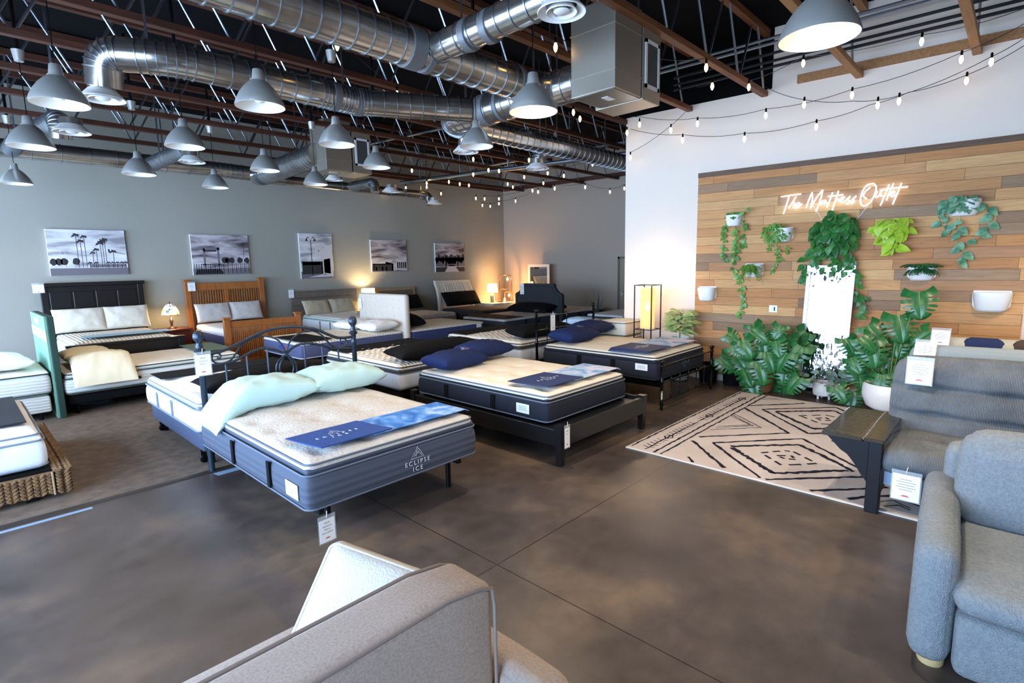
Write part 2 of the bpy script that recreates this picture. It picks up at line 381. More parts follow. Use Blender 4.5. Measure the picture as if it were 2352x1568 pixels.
# carpet, its dark edge strip and the tape beside it
single('carpet', MB().box((-2.7, 5.74, 0), (13.6, 13.39, .012)), m_carpet, 'brown-grey low pile carpet laid under the rows of beds on the left', 'carpet', smooth=0)
single('carpet_edge_strip', MB().poly([(-2.7, 5.68, 0), (-2.7, 5.745, 0), (-2.7, 5.745, .016), (-2.7, 5.70, .014)], (11, 0, 0)), M('edge_strip', '#2b2725', .5), 'long dark metal strip along the edge of the carpet', 'edge strip', smooth=0)
t_ = onz(0, 1228); t2 = onz(212, 1165)
single('masking_tape', MB().box((-.9, 5.60, .0005), (t2[0], 5.65, .0015)), M('blue_tape', '#7f95ad', .5), 'strip of blue masking tape on the concrete beside the carpet edge', 'tape', smooth=0)
a = onz(515, 1093)
single('tape_scrap', MB().poly([(1.62, 5.56, .0005), (1.98, 5.56, .0005), (2.0, 5.66, .0005), (1.6, 5.66, .0005)], (0, 0, .001)), M('blue_tape'), 'short scrap of blue tape on the floor under the foreground bed', 'tape', smooth=0)
# ------------------------------------------------------------------ ceiling structure
TY = [-.57, .63, 1.84, 3.04, 4.18, 5.35, 6.48, 7.70, 8.94, 10.14, 11.34, 12.5]
ords = ['', 'nearest the sofas', 'over the rug', 'over the cream mattress bed', 'beside the big air handler', 'through the duct junction', 'seventh from the front', 'eighth from the front', 'above the quilted bed row', 'above the navy mattresses', 'near the far lamps', 'closest to the photo wall']
for i, y in enumerate(TY):
    x1 = (wlx(y)-.0) if y < YC else bkx(y)-.01
    x0 = -2.7
    near = y < 2.9
    T_ = thing('ceiling_truss', ('open-web ceiling truss with wooden chords, '+(ords[i] or 'behind the first lamp at the right edge')), 'ceiling truss', (x0, y, 4.4), group='ceiling trusses')
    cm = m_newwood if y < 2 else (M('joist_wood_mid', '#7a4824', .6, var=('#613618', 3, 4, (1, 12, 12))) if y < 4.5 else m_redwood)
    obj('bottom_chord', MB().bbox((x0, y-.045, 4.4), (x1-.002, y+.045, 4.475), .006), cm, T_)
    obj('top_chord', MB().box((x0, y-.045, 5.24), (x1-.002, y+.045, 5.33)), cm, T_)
    p = 1.0; xx = x0+.2+(i % 2)*.3
    wm = m_steel
    while xx+p < x1:
        obj('web_member', MB().tube([(xx, y, 4.47), (xx+p*.42, y+.02, 5.26)], .016, 6), wm, T_)
        obj('web_member', MB().tube([(xx+p*.95, y, 4.47), (xx+p*.53, y-.02, 5.26)], .016, 6), wm, T_)
        xx += p
# pipes running under the deck
def pipe(name, label, p0, p1, r, mat, group=None, cat='pipe'):
    return single(name, MB().tube([p0, p1], r, 10), mat, label, cat, group)
q0 = onx(1940, 115, 8.35)
for j, (px, py, r, mt_, lb) in enumerate([(1940, 115, .02, m_blkpipe, 'lowest black conduit above the plank wall'), (1967, 94, .02, m_blkpipe, 'middle black conduit above the plank wall'), (1977, 72, .02, m_blkpipe, 'highest black conduit above the plank wall'),
        (1985, 42, .022, m_steel, 'lower shiny steel conduit behind the large lit lamp'), (1980, 30, .022, m_steel, 'upper shiny steel conduit behind the large lit lamp')]):
    z = float(onx(px, py, 8.3)[2]); z = min(z, 5.2)
    pipe('conduit', lb, (8.3+.25, -4.5, z), (8.3-.12, 5.0 if r > .02 else 4.2, z), r, mt_, 'conduits above the plank wall')
pipe('sprinkler_pipe', 'long grey sprinkler pipe crossing under the trusses at the back', tuple(onz(900, 462, 4.3)) if False else (8.9, 12.6, 4.25), (10.3, 6.0, 4.25), .05, m_steel)
pipe('sprinkler_pipe', 'thin steel pipe crossing above the air handlers', (6.2, 12.9, 4.6), (7.4, 5.5, 4.6), .025, m_steel)
pipe('sprinkler_pipe', 'steel pipe high behind the round duct by the white wall', (10.9, 11.5, 4.75), (11.4, 5.6, 4.75), .035, m_steel)
for (px, py0, py1, lb) in ((888, 337, 405, 'left'), (652, 0, 0, ''), (1003, 0, 0, '')):
    pass
for Y_, lb in ((11.9, 'left hanger rod of the sprinkler pipe'), (10.6, 'middle hanger rod of the sprinkler pipe'), (9.2, 'right hanger rod of the sprinkler pipe'), (7.6, 'hanger rod of the sprinkler pipe nearest the white wall')):
    X_ = 8.9+(12.6-Y_)*1.4/6.6
    single('hanger_rod', MB().tube([(X_, Y_, 4.3), (X_, Y_, 5.3)], .014, 6), m_steel, lb, 'pipe hanger', 'pipe hangers')
# ------------------------------------------------------------------ ducts
def bend(pts, rad=.25, n=6):
    P = [Vector(tuple(p)) for p in pts]; o = [P[0]]
    for a, b, c in zip(P[:-2], P[1:-1], P[2:]):
        d1 = (a-b).normalized(); d2 = (c-b).normalized(); k = min(rad, (a-b).length*.45, (c-b).length*.45)
        s_, e = b+d1*k, b+d2*k
        for i in range(n+1):
            t = i/n; o.append((1-t)**2*s_+2*t*(1-t)*b+t*t*e)
    o.append(P[-1]); return o
def resample(P, step):
    o = [P[0]]
    for a, b in zip(P[:-1], P[1:]):
        L = (b-a).length; n = max(1, round(L/step))
        for i in range(1, n+1): o.append(a+(b-a)*i/n)
    return o
def duct(label, pts, r, rad=.25, rib=.16, rod=(), seals=(), group='round ducts'):
    P = bend(pts, rad)
    T_ = thing('air_duct', label, 'air duct', P[0], group=group)
    for f_ in (.3, .72):
        h_ = P[min(len(P)-1, int(len(P)*f_))] if len(P) > 9 else P[0].lerp(P[-1], f_)
        obj('hanger_strap', MB().box((h_.x-.012, h_.y-.001, h_.z), (h_.x+.012, h_.y+.001, 5.34)), m_steel, T_, 0)
    Q = resample(P, rib); mb = MB().tube(P, r, 28); mb.mi = 1
    for i in range(1, len(Q)-1):
        d = (Q[i+1]-Q[i-1]).normalized(); mb.tube([Q[i]-d*.005, Q[i]+d*.005], r+.009, 28)
    obj('duct_body', mb, [m_duct, m_steel], T_, 60)
    for (s0, s1) in seals:
        obj('sealed_collar', MB().tube([s0, s1], r+.012, 28), m_duct_seal, T_, 60)
    return T_
zd = 4.0
duct('largest round steel duct crossing at the top of the photo', [(-.6, 4.3, zd+.02), (4.95, 4.3, zd), (5.15, 4.1, zd), (5.15, 3.9, zd)], .175, .15, seals=(((3.15, 4.3, zd), (3.3, 4.3, zd)), ((3.36, 4.3, zd), (3.42, 4.3, zd)), ((4.6, 4.3, zd), (4.66, 4.3, zd))))
duct('shiny branch duct rising to the diffuser at the top centre', [(3.42, 4.3, zd), (3.46, 2.78, zd+.02), (3.5, 2.72, zd-.02)], .125, .1, seals=(((3.43, 3.75, zd), (3.435, 3.68, zd)), ((3.44, 3.5, zd), (3.445, 3.43, zd))))
duct('trunk duct with a sealed junction feeding the air handler', [(5.15, 3.62, zd), (5.15, 6.07, zd), (5.75, 6.07, zd)], .19, .3, seals=(((5.15, 5.2, zd), (5.15, 5.36, zd)), ((5.15, 4.95, zd), (5.15, 5.0, zd))))
duct('round duct with an elbow bending down at its left end', [(1.25, 6.42, 3.72), (1.25, 6.35, 4.0), (1.7, 6.1, zd), (3.4, 6.1, zd), (3.75, 6.12, zd), (5.0, 5.45, zd)], .15, .22, seals=(((3.38, 6.1, zd), (3.46, 6.1, zd)), ((3.7, 6.12, zd), (3.78, 6.1, zd))))
duct('long round duct running to the white wall corner', [(5.75, 6.07, zd), (10.5, 6.15, zd)], .155, .2)
duct('round duct along the top of the photo wall', [(-1.5, 12.35, 4.05), (4.3, 12.3, 4.05), (5.0, 12.15, 4.0)], .15, .3, .4)
duct('fat duct sloping down from the far air handler', [(4.85, 9.3, zd), (4.95, 11.9, 3.98), (4.9, 12.15, 3.98)], .2, .1, .12)
duct('thin duct ending in an elbow near the far corner', [(5.0, 12.2, 3.95), (9.4, 12.35, 3.95), (9.6, 12.3, 3.92), (9.62, 12.2, 3.7)], .11, .15, .5)
duct('short duct arm dropping to a diffuser beside the second lamp row', [(1.25, 9.2, 3.72), (1.25, 9.15, 3.95), (1.0, 11.4, 4.0), (1.0, 12.3, 4.03)], .12, .2, .1)
duct('short ribbed elbow duct beside the photo wall duct', [(2.95, 9.9, 3.7), (2.95, 9.9, 3.95), (2.95, 12.2, 4.0)], .12, .2, .1)
duct('short elbow duct below the long round duct', [(7.55, 6.45, 3.72), (7.55, 6.45, 3.95), (7.9, 6.15, 4.0)], .11, .2, .1)
duct('short arm duct hanging below the far duct', [(7.2, 11.2, 3.72), (7.2, 11.25, 3.95), (7.15, 12.2, 3.95)], .11, .2, .1)
duct('small elbow duct below the far air handler', [(5.5, 10.05, 3.72), (5.5, 10.05, 3.9), (5.0, 10.4, 3.95)], .1, .2, .1)
duct('short drop duct under the junction', [(5.55, 6.1, 3.68), (5.5, 6.1, 3.98)], .13, .1, .1)
def diffuser(px, py, z, d, label):
    p = onz(px, py, z); T_ = thing('ceiling_diffuser', label, 'air diffuser', p, group='round ceiling diffusers', world=False)
    r = d/2
    obj('outer_ring', MB().lathe([(r*.62, .05), (r*.7, .03), (r*.98, -.0), (r, .006), (r*.96, .018), (r*.6, .09)], 36, cap=False), m_diff, T_, 50)
    obj('middle_ring', MB().lathe([(r*.4, .045), (r*.46, .03), (r*.62, .0), (r*.64, .006), (r*.45, .05)], 36, cap=False), m_diff, T_, 50)
    obj('centre_cone', MB().lathe([(.001, -.0), (r*.26, .0), (r*.34, .012), (r*.2, .035), (.001, .05)], 30), m_diff, T_, 50)
    obj('neck', MB().lathe([(r*.6, .05), (r*.6, .16)], 30, cap=False), m_duct, T_, 50)
    return T_
for a in ((1290, 30, 3.86, .37, 'round white diffuser at the top centre of the photo'), (237, 229, 3.62, .37, 'white diffuser under the elbow of the left duct'), (166, 305, 3.66, .38, 'white diffuser behind the leftmost lamps'),
        (441, 373, 3.66, .38, 'white diffuser behind the third lamp of the middle row'), (1070, 350, 3.64, .38, 'white diffuser tucked behind the lamp at the duct junction'), (1234, 388, 3.66, .42, 'white diffuser below the long duct near the white wall'),
        (898, 441, 3.66, .4, 'white diffuser hanging below the thin far duct'), (768, 414, 3.66, .33, 'white diffuser beneath the far air handler'), (998, 468, 3.62, .4, 'white diffuser at the end of the thin far duct')):
    diffuser(*a)
def air_handler(label, ox, oy, mirror=False):
    T_ = thing('air_handler', label, 'air handler', (ox, oy, 3.7), group='square steel air handlers')
    m1 = M('sheet_steel', '#a79f92', .42, .8, bump=('noise', 8, .1)); m2 = M('sheet_steel_bottom', '#a8a49b', .3, .9)
    mb = MB().bbox((ox, oy, 3.7), (ox+.5, oy+.54, 4.55), .008)
    for z in (3.88, 4.3): mb.box((ox-.008, oy-.008, z), (ox+.508, oy+.548, z+.012))
    mb.hard = True; obj('plenum_box', mb, m1, T_)
    obj('filter_box', MB().bbox((ox+.53, oy+.0, 3.69), (ox+.9, oy+.6, 4.5), .008), m1, T_)
    mb = MB()
    x0, x1, z0, z1 = ox+.57, ox+.86, 3.82, 4.3
    mb.box((x0, oy-.012, z0), (x1, oy, z0+.035)); mb.box((x0, oy-.012, z1-.035), (x1, oy, z1)); mb.box((x0, oy-.012, z0), (x0+.035, oy, z1)); mb.box((x1-.035, oy-.012, z0), (x1, oy, z1))
    fr = obj('filter_frame', mb, m_diff, T_)
    obj('filter_screen', MB().box((x0+.03, oy-.006, z0+.03), (x1-.03, oy-.001, z1-.03)), M('dark_screen', '#4a4b4c', .7, .3), fr)
    mb = MB().box((ox+.01, oy+.02, 3.692), (ox+.49, oy+.5, 3.701)); obj('bottom_panel', mb, m2, T_)
    obj('sticker', MB().box((ox+.18, oy+.2, 3.688), (ox+.32, oy+.28, 3.693)), m_diff, T_)
    for dx in (.1, .75): obj('hanger_strap', MB().box((ox+dx, oy+.2, 4.5), (ox+dx+.03, oy+.203, 5.3)), m_steel, T_)
    return T_
air_handler('large square sheet-metal air handler beside the white wall', 4.76, 3.07)
b_ = onz(748, 383, 3.7)
air_handler('dark square air handler hanging among the far lamps', float(b_[0])+.1, float(b_[1])+.15)
# ------------------------------------------------------------------ pendant lamps
m_bulb = M('lit_bulb', '#fff0d8', .5, emit=('#ffe2b8', 8.)); m_dimb = M('frosted_bulb', '#e9e4da', .4)
m_fil = M('warm_filament', '#ffcf8a', .5, emit=('#ffb95e', 30.)); m_glassb = M('warm_bulb_glass', '#ffe3ac', .3, emit=('#ffc878', 9.))
def lamp_light(name, p, power, col=(1, .78, .52), r=.04, spot=None):
    l = bpy.data.lights.new(name, 'SPOT' if spot else 'POINT'); l.energy = power; l.color = col; l.shadow_soft_size = r
    if spot: l.spot_size = spot; l.spot_blend = .6
    o = bpy.data.objects.new(name, l); COL.objects.link(o); o.location = tuple(float(c) for c in p); return o
def pr_pix(x, y, z): return (0, 0)
def pendant(px, py, D, lit, label, cup=4.3, xy=None):
    z = 3.4; p = onz(px, py, z) if xy is None else np.array([xy[0], xy[1], z]); r = D/2; H = D*.76
    T_ = thing('pendant_lamp', label, 'pendant lamp', p, group='brushed metal pendant lamps', world=False)
    prof = [(r, 0), (r*.995, .012), (r*.93, H*.16), (r*.80, H*.33), (r*.62, H*.5), (r*.44, H*.62), (r*.31, H*.69)]
    obj('shade', MB().lathe(prof, 40, cap=False), m_alu, T_, 60)
    obj('shade_lining', MB().lathe([(a*.985-.002, b+.001) for a, b in prof]+[(.001, H*.68)], 40, cap=False), m_shadein, T_, 60)
    obj('socket_cap', MB().lathe([(r*.31, H*.69), (r*.3, H*.72), (r*.25, H*.73), (r*.2, H*.98), (r*.17, H), (.001, H)], 28, cap=False), m_alu, T_, 40)
    obj('bulb', MB().lathe([(.001, .035), (.035, .04), (.055, .07), (.05, .11), (.025, .15), (.02, .2)], 20), m_bulb if lit else m_dimb, T_, 60)
    obj('cord', MB().tube([(0, 0, H), (0, 0, cup-z+.02)], .0045, 6), m_blkmetal, T_)
    obj('ceiling_cup', MB().lathe([(.03, cup-z), (.042, cup-z+.005), (.058, cup-z+.12), (.05, cup-z+.125)], 24), m_alu, T_)
    obj('cup_hanger', MB().tube([(0, 0, cup-z+.12), (0, 0, 5.33-z)], .02, 6), m_blkmetal, T_)
    lamp_light('pendant_and_fill_light', p+np.array([0, 0, .02]), LIT if lit else UNLIT_FILL, (1, .82, .62) if lit else (1, .76, .52), .06, spot=2.75)  # unlit lamps also get a weaker spot, added as warm fill
    lamp_light('lining_fill', p+np.array([0, 0, .10]), 2.2 if lit else 1.3, (1, .84, .66), .05)  # weak fill light added inside the shade to brighten its lining
    return T_
UNLIT_FILL = 24.; LIT = 140.
for a in ((138, 240, .42, 0, 'large brushed pendant lamp hanging at the upper left edge'), (598, 246, .41, 0, 'brushed pendant lamp in front of the long left duct'), (1225, 258, .46, 1, 'lit pendant lamp in front of the duct junction'),
          (1880, 88, .48, 1, 'lit pendant lamp at the top right above the plank wall'), (72, 338, .44, 0, 'second pendant lamp from the front in the leftmost column'), (425, 338, .41, 0, 'pendant lamp between the left diffusers, second row'),
          (774, 333, .41, 0, 'pendant lamp in front of the dark far air handler'), (1095, 337, .4, 0, 'pendant lamp hanging under the duct junction'), (865, 385, .39, 0, 'pendant lamp right beside the far air handler'),
          (320, 401, .43, 0, 'pendant lamp over the tan wood bed, third row'), (609, 392, .4, 0, 'pendant lamp just left of the far air handler'), (495, 431, .41, 0, 'small far pendant lamp above the slatted oak headboard'),
          (725, 424, .4, 0, 'small far pendant lamp below the far air handler'), (38, 422, .41, 0, 'pendant lamp cut by the left edge of the photo, lowest there')):
    pendant(*a)
for x, y, lb in ((6.4, -.75, 'added pendant lamp out of view beyond the right edge, over the back sofas'), (3.6, -1.5, 'added pendant lamp out of view behind the boucle sofa'), (7.7, -2.2, 'added pendant lamp out of view near the end of the plank wall')):  # unseen lit lamps, added to warm the plank wall and rug
    q_ = pr_pix(x, y, 3.4); pendant(q_[0], q_[1], .44, 1, lb, xy=(x, y))
# ------------------------------------------------------------------ string lights
def strand(label, pts, bulbs, sag=.04):
    P = [Vector(tuple(p)) for p in pts]; Q = []
    for a, b in zip(P[:-1], P[1:]):
        for i in range(6):
            t = i/6; q = a.lerp(b, t); q.z -= sag*4*t*(1-t)*min(1, (b-a).length); Q.append(q)
    Q.append(P[-1])
    T_ = thing('string_lights', label, 'string lights', P[0], group='festoon strands of bulbs')
    obj('cable', MB().tube(Q, .004, 5), m_blkmetal, T_)
    for b in bulbs:
        b = Vector(tuple(b)); s_ = MB().lathe([(.011, .03), (.013, .055), (.013, .085), (.006, .095)], 10, c=b)
        obj('socket', s_, m_blkmetal, T_)
        g = obj('bulb', MB().lathe([(.003, -.055), (.012, -.045), (.021, -.02), (.022, 0), (.014, .025), (.010, .04)], 12, c=b), m_glassb, T_, 60)
    return T_
def wpts(L, off): return [onw(x, y, off) for x, y in L]
def hang(L, off, d=.09): return [onw(x, y, off) for x, y in L]
strand('highest strand of warm bulbs across the white wall', wpts([(1448, 266), (1470, 268), (1602, 271), (1760, 250), (1958, 205), (2208, 121), (2352, 55)], .5), wpts([(1469, 285), (1602, 283), (1759, 264), (1957, 217), (2208, 135)], .5))
strand('lowest long strand of warm bulbs across the white wall', wpts([(1448, 296), (1568, 309), (1710, 306), (1875, 278), (2000, 240), (2087, 212), (2218, 173), (2352, 105)], .4), wpts([(1568, 321), (1710, 318), (1875, 290), (2220, 184)], .4))
strand('strand looping from the dark paint to the right edge of the white wall', wpts([(1762, 202), (1848, 229), (1960, 232), (2016, 229), (2063, 220), (2277, 130), (2352, 88)], .6), wpts([(1847, 239), (2016, 240), (2065, 231), (2277, 141)], .6))
strand('short slanting strand at the left end of the white wall', wpts([(1589, 240), (1541, 288), (1448, 350)], .25), wpts([(1541, 298), (1448, 361)], .25))
strand('strand of bulbs strung along the black conduits', [onx(2351, 20, 8.0), onx(2117, 80, 7.9), onx(1845, 130, 7.8), onx(1720, 186, 7.8)], [onx(2117, 94, 7.9), onx(1845, 144, 7.8), onx(1720, 199, 7.8)])
def far(px, py, z=4.2):
    d = ray(px, py); t = [(z-CH)/d[2] if d[2] > 1e-9 else 9e9, 13.25/d[1] if d[1] > 0 else 9e9, 13.4/d[0] if d[0] > 0 else 9e9]
    return np.array([0, 0, CH])+d*min(t)
def zs(L, z, up=0): return [far(x, y-up, z) for x, y in L]
def zstrand(label, L, z=4.2): 
    B_ = [far(x, y, z) for x, y in L]; strand(label, [b+np.array([0, 0, .095]) for b in B_], B_, .05)
zstrand('strand crossing in front of the near air handler', [(1622, 154), (1436, 139), (1276, 107)], 4.22)
strand('strand with one bulb hanging near the second joist', [far(1636, 188, 4.35), far(1600, 200, 4.4)], [far(1636, 197, 4.25)])
zstrand('strand passing behind the largest duct', [(774, 104), (912, 215)], 4.28)
zstrand('strand with two close bulbs beneath the near air handler', [(1317, 257), (1332, 272), (1440, 304)], 4.2)
zstrand('strand glowing beside the long round duct', [(1261, 318), (1215, 367), (1087, 365), (946, 391), (852, 423)], 4.2)
zstrand('long curved far strand in the middle of the ceiling', [(1361, 376), (1258, 397), (1204, 406), (1146, 392), (1122, 390), (1087, 400), (980, 420), (932, 431), (889, 442)], 4.15)
zstrand('far strand running just above the corner of the walls', [(1295, 403), (1248, 420), (1178, 429), (1166, 422), (1077, 425), (1056, 422), (1031, 417), (980, 429), (1013, 444)], 4.15)
zstrand('lowest far strand draped across the far wall', [(1434, 432), (1401, 440), (1344, 429), (1274, 432), (1236, 440), (1184, 461), (1146, 467), (1126, 473), (1108, 471), (1093, 455)], 3.9)
zstrand('short strand meeting in the far corner', [(1223, 437), (1146, 456), (1113, 456)], 3.9)
for (x, y, z, e) in ((5.5, 3.0, 4.0, 5), (8.0, 4.0, 3.8, 5), (7.8, 1.5, 3.7, 5), (9, 8, 4.0, 12), (11.5, 11, 3.8, 12), (8, 11, 4.0, 10), (12, 8, 3.8, 10)):
    pass
# ------------------------------------------------------------------ daylight
w = bpy.data.worlds.new('daylight'); scene.world = w; w.use_nodes = True
bg = w.node_tree.nodes['Background']; bg.inputs[0].default_value = (.50, .70, 1.0, 1); bg.inputs[1].default_value = SKY = 13.
for y0, y1 in ((-1.1, 6.0), (6.0, 13.3)):
    l = bpy.data.lights.new('daylight_portal', 'AREA'); l.shape = 'RECTANGLE'; l.size = y1-y0; l.size_y = 3.0; l.cycles.is_portal = True
    o = bpy.data.objects.new('daylight_portal', l); COL.objects.link(o); o.location = (-2.9, (y0+y1)/2, 1.85); o.rotation_euler = (PI/2, 0, -PI/2)
# ------------------------------------------------------------------ beds: builders
m_blk = M('black_fabric', '#08090b', .9, spec=.2, bump=('noise', 120, .3)); m_navy = M('navy_cotton', '#1b2850', .85, spec=.2, bump=('noise', 60, .25))
m_ivory = M('ivory_pillowcase', '#d9d3c4', .8, bump=('noise', 14, .25)); m_wht = M('white_ticking', '#e8e6e2', .85, bump=('noise', 90, .35))
m_top = M('heathered_knit_top', '#cdc9c2', .9, bump=('noise', 45, .7), var=('#c3bdb5', 30, 4)); m_top2 = M('cream_knit_top', '#dfd6c5', .9, bump=('noise', 45, .5))
m_quilt = M('quilted_cream_top', '#e3dccd', .85, bump=('wave', 5.5, .7, (1, 1, 1), 'X')); m_card = M('white_card', '#f0f2f4', .5); m_clear = M('clear_sleeve', '#dfe8ee', .08, alpha=.25)
m_ink = M('grey_ink', '#6a6e75', .6); m_red = M('red_ink', '#c2374a', .6); m_logo = M('silver_embroidery', '#d5dae0', .5, emit=None)
def ring_tube(x0, x1, y0, y1, r, z, tr, zf=None):
    P = rrect(x0, x1, y0, y1, r, z, 6); return MB().tube(P, tr, 6, closed=True)
def mattress(label, x0, x1, y0, y1, z0, z1, side, top, pipe_=None, tufts=None, tuftd=.03, gusset=None, handles=(), card=None, quilt=0., group='mattresses', hm=None, piping_z=None, crown=.02, topn=(30, 36), band=None, gz=.1):
    T_ = thing('mattress', label, 'mattress', ((x0+x1)/2, (y0+y1)/2, z0), group=group)
    zt = z1-gz
    def bulge(p):
        f = (p[2]-z0)/(zt-z0); k = 1+.0; d = .012*math.sin(PI*min(1, max(0, f)))
        cx, cy = (x0+x1)/2, (y0+y1)/2
        p[0] += d*(1 if p[0] > cx else -1); p[1] += d*(1 if p[1] > cy else -1); return p
    obj('side_panel', MB().soft((x0, y0, z0), (x1, y1, zt+.01), .06, 0, bulge, n=8, nn=(10, 12, 8)), side, T_, 60)
    gm = gusset or side
    tz0 = zt-.01
    rr = random.Random(len(label))
    def topf(p):
        if p[2] > (tz0+z1)/2:
            u = (p[0]-(x0+x1)/2)/((x1-x0)/2); v = (p[1]-(y0+y1)/2)/((y1-y0)/2)
            e = max(0, 1-max(abs(u), abs(v))**6)
            dz = crown*e
            if tufts:
                nx, ny = tufts
                for i in range(nx):
                    for j in range(ny):
                        if (i+j) % 2 and nx > 2 and tuftd > .02 and ny > 5: continue
                        tx = x0+(x1-x0)*(i+.5)/nx; ty = y0+(y1-y0)*(j+.5)/ny
                        d2 = (p[0]-tx)**2+(p[1]-ty)**2; dz -= tuftd*math.exp(-d2/.0042)+tuftd*.35*math.exp(-d2/.02)
            if quilt: dz += quilt*(abs(math.sin((p[0]+p[1])*PI/.14))*abs(math.sin((p[0]-p[1])*PI/.14)))**.5*e
            dz += .004*noise.noise(Vector((p[0]*5, p[1]*5, 0)))
            p[2] += dz
        return p
    if gusset is not None:
        obj('pillow_top_gusset', MB().soft((x0+.012, y0+.012, tz0), (x1-.012, y1-.012, z1-.065), .045, 0, n=4, nn=(6, 6, 3)), gm, T_, 60)
        obj('top_panel', MB().soft((x0+.016, y0+.016, z1-.12), (x1-.02, y1-.02, z1-crown), .05, 0, topf, nn=(topn[0], topn[1], 2)), top, T_, 60)
        zt2 = z1-.045
    else:
        obj('top_panel', MB().soft((x0+.006, y0+.006, tz0), (x1-.006, y1-.006, z1-crown), .05, 0, topf, nn=(topn[0], topn[1], 2)), top, T_, 60); zt2 = None
    pm = pipe_ or side; mb = MB()
    for z in [zt]+([zt2] if zt2 else [])+[z0+.03]+list(piping_z or []): 
        d = 0.004 if z != zt2 else -.016
        t = ring_tube(x0-d-.002, x1+d+.002, y0-d-.002, y1+d+.002, .07, z, .008); mb.add(t.v, t.f)
    obj('piping', mb, pm, T_, 60)
    for (face, pos, wd) in handles:
        h = MB(); a, b = z0+.05, zt-.02
        if face == '-x': h.bbox((x0-.03, pos, a), (x0-.014, pos+wd, b), .004)
        elif face == '-y': h.bbox((pos, y0-.03, a), (pos+wd, y0-.014, b), .004)
        elif face == '-yh': h.bbox((pos, y0-.03, (a+b)/2-.02), (pos+wd, y0-.014, (a+b)/2+.02), .004)
        obj('handle', h, hm or m_blk, T_)
    if card:
        face, pos, zc, w_, h_ = card; c = MB()
        if face == '-x': c.box((x0-.022, pos-w_/2, zc-h_/2), (x0-.018, pos+w_/2, zc+h_/2)); tt = [(x0-.0225, pos-w_*.35, zc), (x0-.0225, pos+w_*.35, zc)]
        else: c.box((pos-w_/2, y0-.022, zc-h_/2), (pos+w_/2, y0-.018, zc+h_/2))
        cc = obj('law_label', c, m_card, T_)
        g = MB()
        for k in range(3):
            if face == '-x': g.box((x0-.023, pos-w_*.32, zc+h_*(.2-.18*k)), (x0-.0222, pos+w_*.32, zc+h_*(.2-.18*k)+.004))
        if g.v: obj('printed_lines', g, m_ink, cc)
    return T_
def pillow(label, c, size, rot, mat, seed=1, group='pillows', ear=.03, wrinkle=.012, droop=0., dside=0, dv=0., sag=None, name='pillow'):
    w_, l_, t_ = size; rr = random.Random(seed); ox = rr.uniform(0, 50)
    n = 26; mb = MB()
    Ti = Matrix.Translation(Vector(tuple(float(x) for x in c))) @ Euler(rot).to_matrix().to_4x4()
    def surf(sgn):
        def f(a, b):
            u, v = 2*a-1, 2*b-1
            su = math.copysign(abs(u)**.85, u); sv = math.copysign(abs(v)**.85, v)
            pu = 1-.10*(1-abs(sv)**2.2)**1 if True else 1
            x = w_/2*su*(1-ear*(1-v*v)); y = l_/2*sv*(1-ear*1.6*(1-u*u))
            h = (max(0, (1-u*u))*max(0, (1-v*v)))**.36
            k = noise.noise(Vector((x*7+ox, y*7, sgn*3)))+.5*noise.noise(Vector((x*18+ox, y*18, sgn*5)))
            z = sgn*t_/2*h+wrinkle*k*min(1, h*1.6)
            edge = min(1-abs(u), 1-abs(v))
            if droop: z -= droop*(abs(u)**2.2 if not dside else max(0, u*dside-.25)**1.6*1.9)
            if dv: z -= dv*max(0, -v-.15)**1.5
            if sgn < 0 and not droop and not dv: z = max(z, -t_*.36)
            return (x, y, z)
        return f
    g1 = MB().grid(surf(1), n, n); g2 = MB().grid(surf(-1), n, n); mb.add(g1.v, g1.f); mb.add(g2.v, [f[::-1] for f in g2.f])
    # weld rim
    me_v = []; idx = {}; mp = []
    for p in mb.v:
        k = (round(p[0], 4), round(p[1], 4), round(p[2], 3))
        if k not in idx: idx[k] = len(me_v); me_v.append(p)
        mp.append(idx[k])
    mb.v = me_v; mb.f = [tuple(dict.fromkeys(mp[i] for i in f)) for f in mb.f]; mb.f = [f for f in mb.f if len(f) > 2]; mb.m = [0]*len(mb.f)
    xf(mb, Ti)
    if group == 'pillows': pass
    T_ = single(name, mb, mat, label, 'pillow', group, org=tuple(float(x) for x in c), smooth=70)
    return T_, Ti
def mountain(s=1.):
    """silver peak outline with two inner ridges, about 1 wide, on the xy plane"""
    mb = MB()
    for P in ([(-.48, -.3), (-.26, .02), (-.2, -.02), (.0, .42), (.1, .2), (.14, .24), (.48, -.3)], [(-.14, -.26), (-.02, .02), (.0, -.05), (.08, .1)], [(-.3, -.26), (-.2, -.1), (-.12, -.18), (0, .25)], [(.14, .1), (.1, -.05), (.24, -.1), (.36, -.28)], [(-.55, -.36), (.55, -.36)]):
        mb = stroke(mb, [(x*s, y*s, 0) for x, y in P], .026*s, .0012, 0, 1.)
    return mb
def eclipse_logo(T, s, parent, mat=m_logo, name='embroidered_logo', sp=1.45, k=1.):
    a = xf(mountain(s*.62), Matrix.Translation((0, s*.34, 0))); b = xf(text_mesh('ECLIPSE', s*.27*k, .0008, space=sp), Matrix.Translation((0, -s*.08, .0006))); c = xf(text_mesh('ICE', s*.27*k, .0008, space=sp), Matrix.Translation((0, -s*.36, .0006)))
    j = join(a, b, c); xf(j, T); return obj(name, j, mat, parent, 0)
def drape(mb, ax, P, mat_fn, nu=14, nv=8): pass
